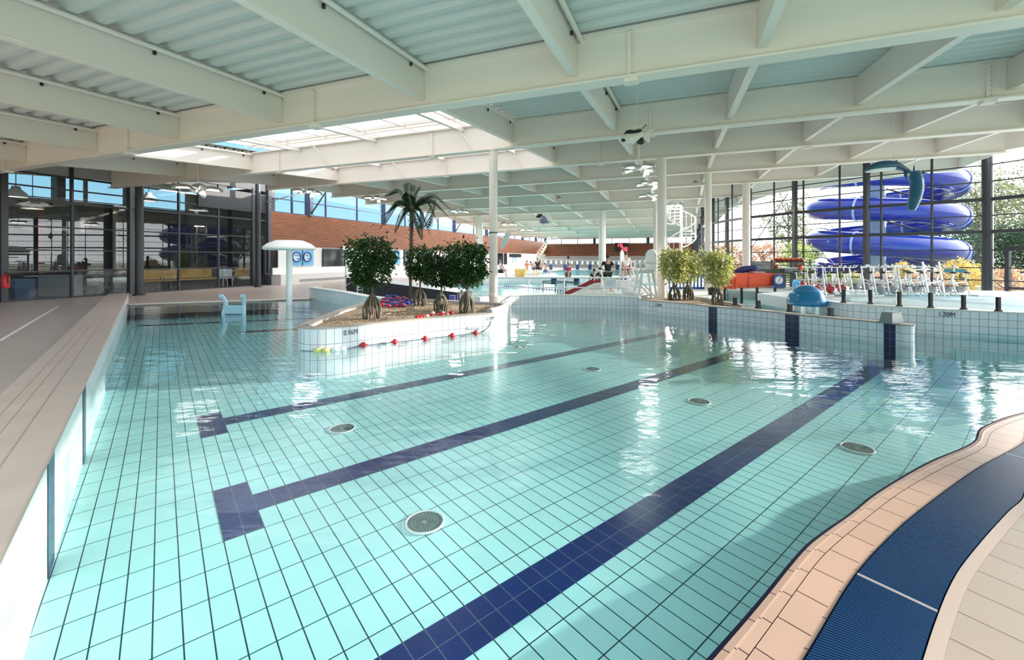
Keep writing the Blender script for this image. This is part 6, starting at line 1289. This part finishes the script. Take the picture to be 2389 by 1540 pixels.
for i in range(N + 1): a = PI + 2 * PI * TU * i / N; path.append(Vector((RS * math.cos(a), -RS * math.sin(a) * .9, z0 + PITCH * TU * i / N)))
mb = MB(); mb.tube(path, .66, 20); mb.build('tube', tube_mat(), t)
mb = MB(); n_ = 0
for i in range(6, N, 9):
    d = (path[i + 1] - path[i - 1]).normalized() if i < N else Vector((0, 1, 0)); mb.tube([path[i] - d * .05, path[i] + d * .05], .70, 20)
mb.build('joint_flange', mat('flange_pale', (.30, .38, .70), .3), t)
mb = MB(); mb.tube([(-.3, 0, 0), (-.3, 0, z0 + PITCH * TU + .6)], .42, 24); mb.build('mast', mat('mast_blue_grey', (.36, .50, .62), .35), t)
for k in range(5):
    mb = MB(); z = z0 + PITCH * (k + .25); mb.tube([(-.3, 0, z + .9), (RS * .95, -.4, z - .2)], .05, 6); mb.build('arm', DARK, t)
mb = MB(); q0 = path[0]; mb.tube([q0 + Vector((0, 1.6, -.5)), q0 + Vector((0, .8, -.35)), q0], [.62, .64, .66], 18, caps=False); mb.build('exit_section', mat('tube_white', (.55, .60, .78), .2), t)
TL = leaf_mat('thin_olive_leaves', (.10, .12, .05), (.36, .38, .22)); TD = leaf_mat('evergreen_leaves', (.015, .05, .02), (.06, .12, .05)); TY = leaf_mat('yellow_leaves', (.60, .40, .06), (.85, .66, .22)); TP = leaf_mat('autumn_leaves', (.50, .26, .16), (.86, .62, .42)); TG = leaf_mat('fresh_leaves', (.25, .34, .06), (.60, .64, .20))
def otree(px, pyb, pyt, w_, Y, label, m, nl, ls, seed, bare=False, name='garden_tree', cat='tree', gz=-.6, nb=12):
    x = (px - CX) / F * Y; zt = EYE - (pyt - HY) * Y / F; H = zt - gz; W_ = w_ * Y / F / 2; rng = random.Random(seed); t = thing(name, label, cat, (x, Y, gz)); mb = MB(); mb.tube([(0, 0, 0), (.1, 0, H * .35), (0, 0, H * .8)], [.16, .12, .04], 8)
    tips = []
    for k in range(nb * 2): a = rng.uniform(0, 2 * PI); h0 = H * rng.uniform(.18, .7); e_ = Vector((math.cos(a) * W_ * rng.uniform(.5, .95), math.sin(a) * W_ * .6, min(H * .98, h0 + H * rng.uniform(.1, .35)))); s_ = Vector((0, 0, h0)); mb.tube([s_, s_.lerp(e_, .5) + Vector((0, 0, .2)), e_], [.05, .03, .012], 5); tips.append((s_, e_))
    mb.build('trunk', mat('outdoor_bark', (.16, .12, .09), .9), t); mb = MB()
    for i in range(nl):
        if bare: s_, e_ = rng.choice(tips); c = s_.lerp(e_, rng.uniform(.3, 1.1)) + Vector([rng.gauss(0, W_ * .16) for _ in range(3)])
        else:
            u = rng.uniform(-1, 1); a = rng.uniform(0, 2 * PI); q = math.sqrt(1 - u * u); rad = rng.uniform(.3, 1) ** .4 * (1 + .16 * math.sin(a * 5 + u * 6)); c = Vector((q * math.cos(a) * W_ * rad, q * math.sin(a) * W_ * rad * .7, H * .55 + u * H * .43 * rad))
        leaf(mb, c, Vector([rng.uniform(-1, 1) for _ in range(3)]) + Vector((0, 0, .01)), ls * rng.uniform(.6, 1.3), rng)
    mb.build('foliage', m, t)
otree(2280, 660, 412, 210, 34, 'hazy thin-leaved tree behind the right side of the tube slide', TL, 4200, .26, 31, True)
otree(2400, 660, 395, 240, 36, 'tall hazy tree at the right edge beyond the glass', TL, 4200, .28, 32, True)
otree(2310, 660, 525, 260, 30, 'dark evergreen tree low behind the glass near the door', TD, 5200, .22, 33)
otree(2440, 660, 500, 200, 28, 'dark evergreen at the far right edge beyond the glass', TD, 3500, .22, 34)
otree(1838, 660, 435, 120, 44, 'sparse hazy tree left of the tube slide', TL, 1900, .30, 35, True)
otree(1905, 660, 520, 110, 42, 'sparse low tree directly behind the left loops of the slide', TL, 1500, .28, 36, True)
otree(1860, 660, 560, 80, 24, 'fresh green shrub behind the life jacket rack', TG, 1500, .15, 37, name='garden_shrub', cat='shrub', nb=5)
for k, (x0, y_, w_, lb, m) in enumerate(((1700, 560, 90, 'pinkish autumn shrub behind the thin right columns', TP), (1780, 562, 100, 'pale autumn shrub right of the cone footed column', TP), (2040, 632, 150, 'orange autumn hedge bush under the tube slide', TP), (2150, 628, 120, 'pink and orange hedge bush right below the slide loops', TP), (2240, 604, 90, 'bright yellow shrub left of the glazed door', TY), (1960, 634, 90, 'yellow green hedge bush behind the water bikes', TG), (2350, 625, 110, 'pale autumn bush seen through the glazed door', TP), (2105, 610, 40, 'small yellow shrub below the slide', TY))):
    otree(x0, 660, y_, w_, 22.5 if x0 > 1900 else 33, lb, m, 1900, .13 if x0 > 1900 else .22, 50 + k, name='hedge_bush', cat='shrub', nb=4)
t = thing('garden_wall', 'low dark wall outside behind the containers', 'wall'); mb = MB(); mb.bar(Wd(1735, 627, 26), Wd(1800, 627, 26), .2, .9); mb.build('wall_body', mat('outdoor_wall', (.10, .09, .09), .8), t)
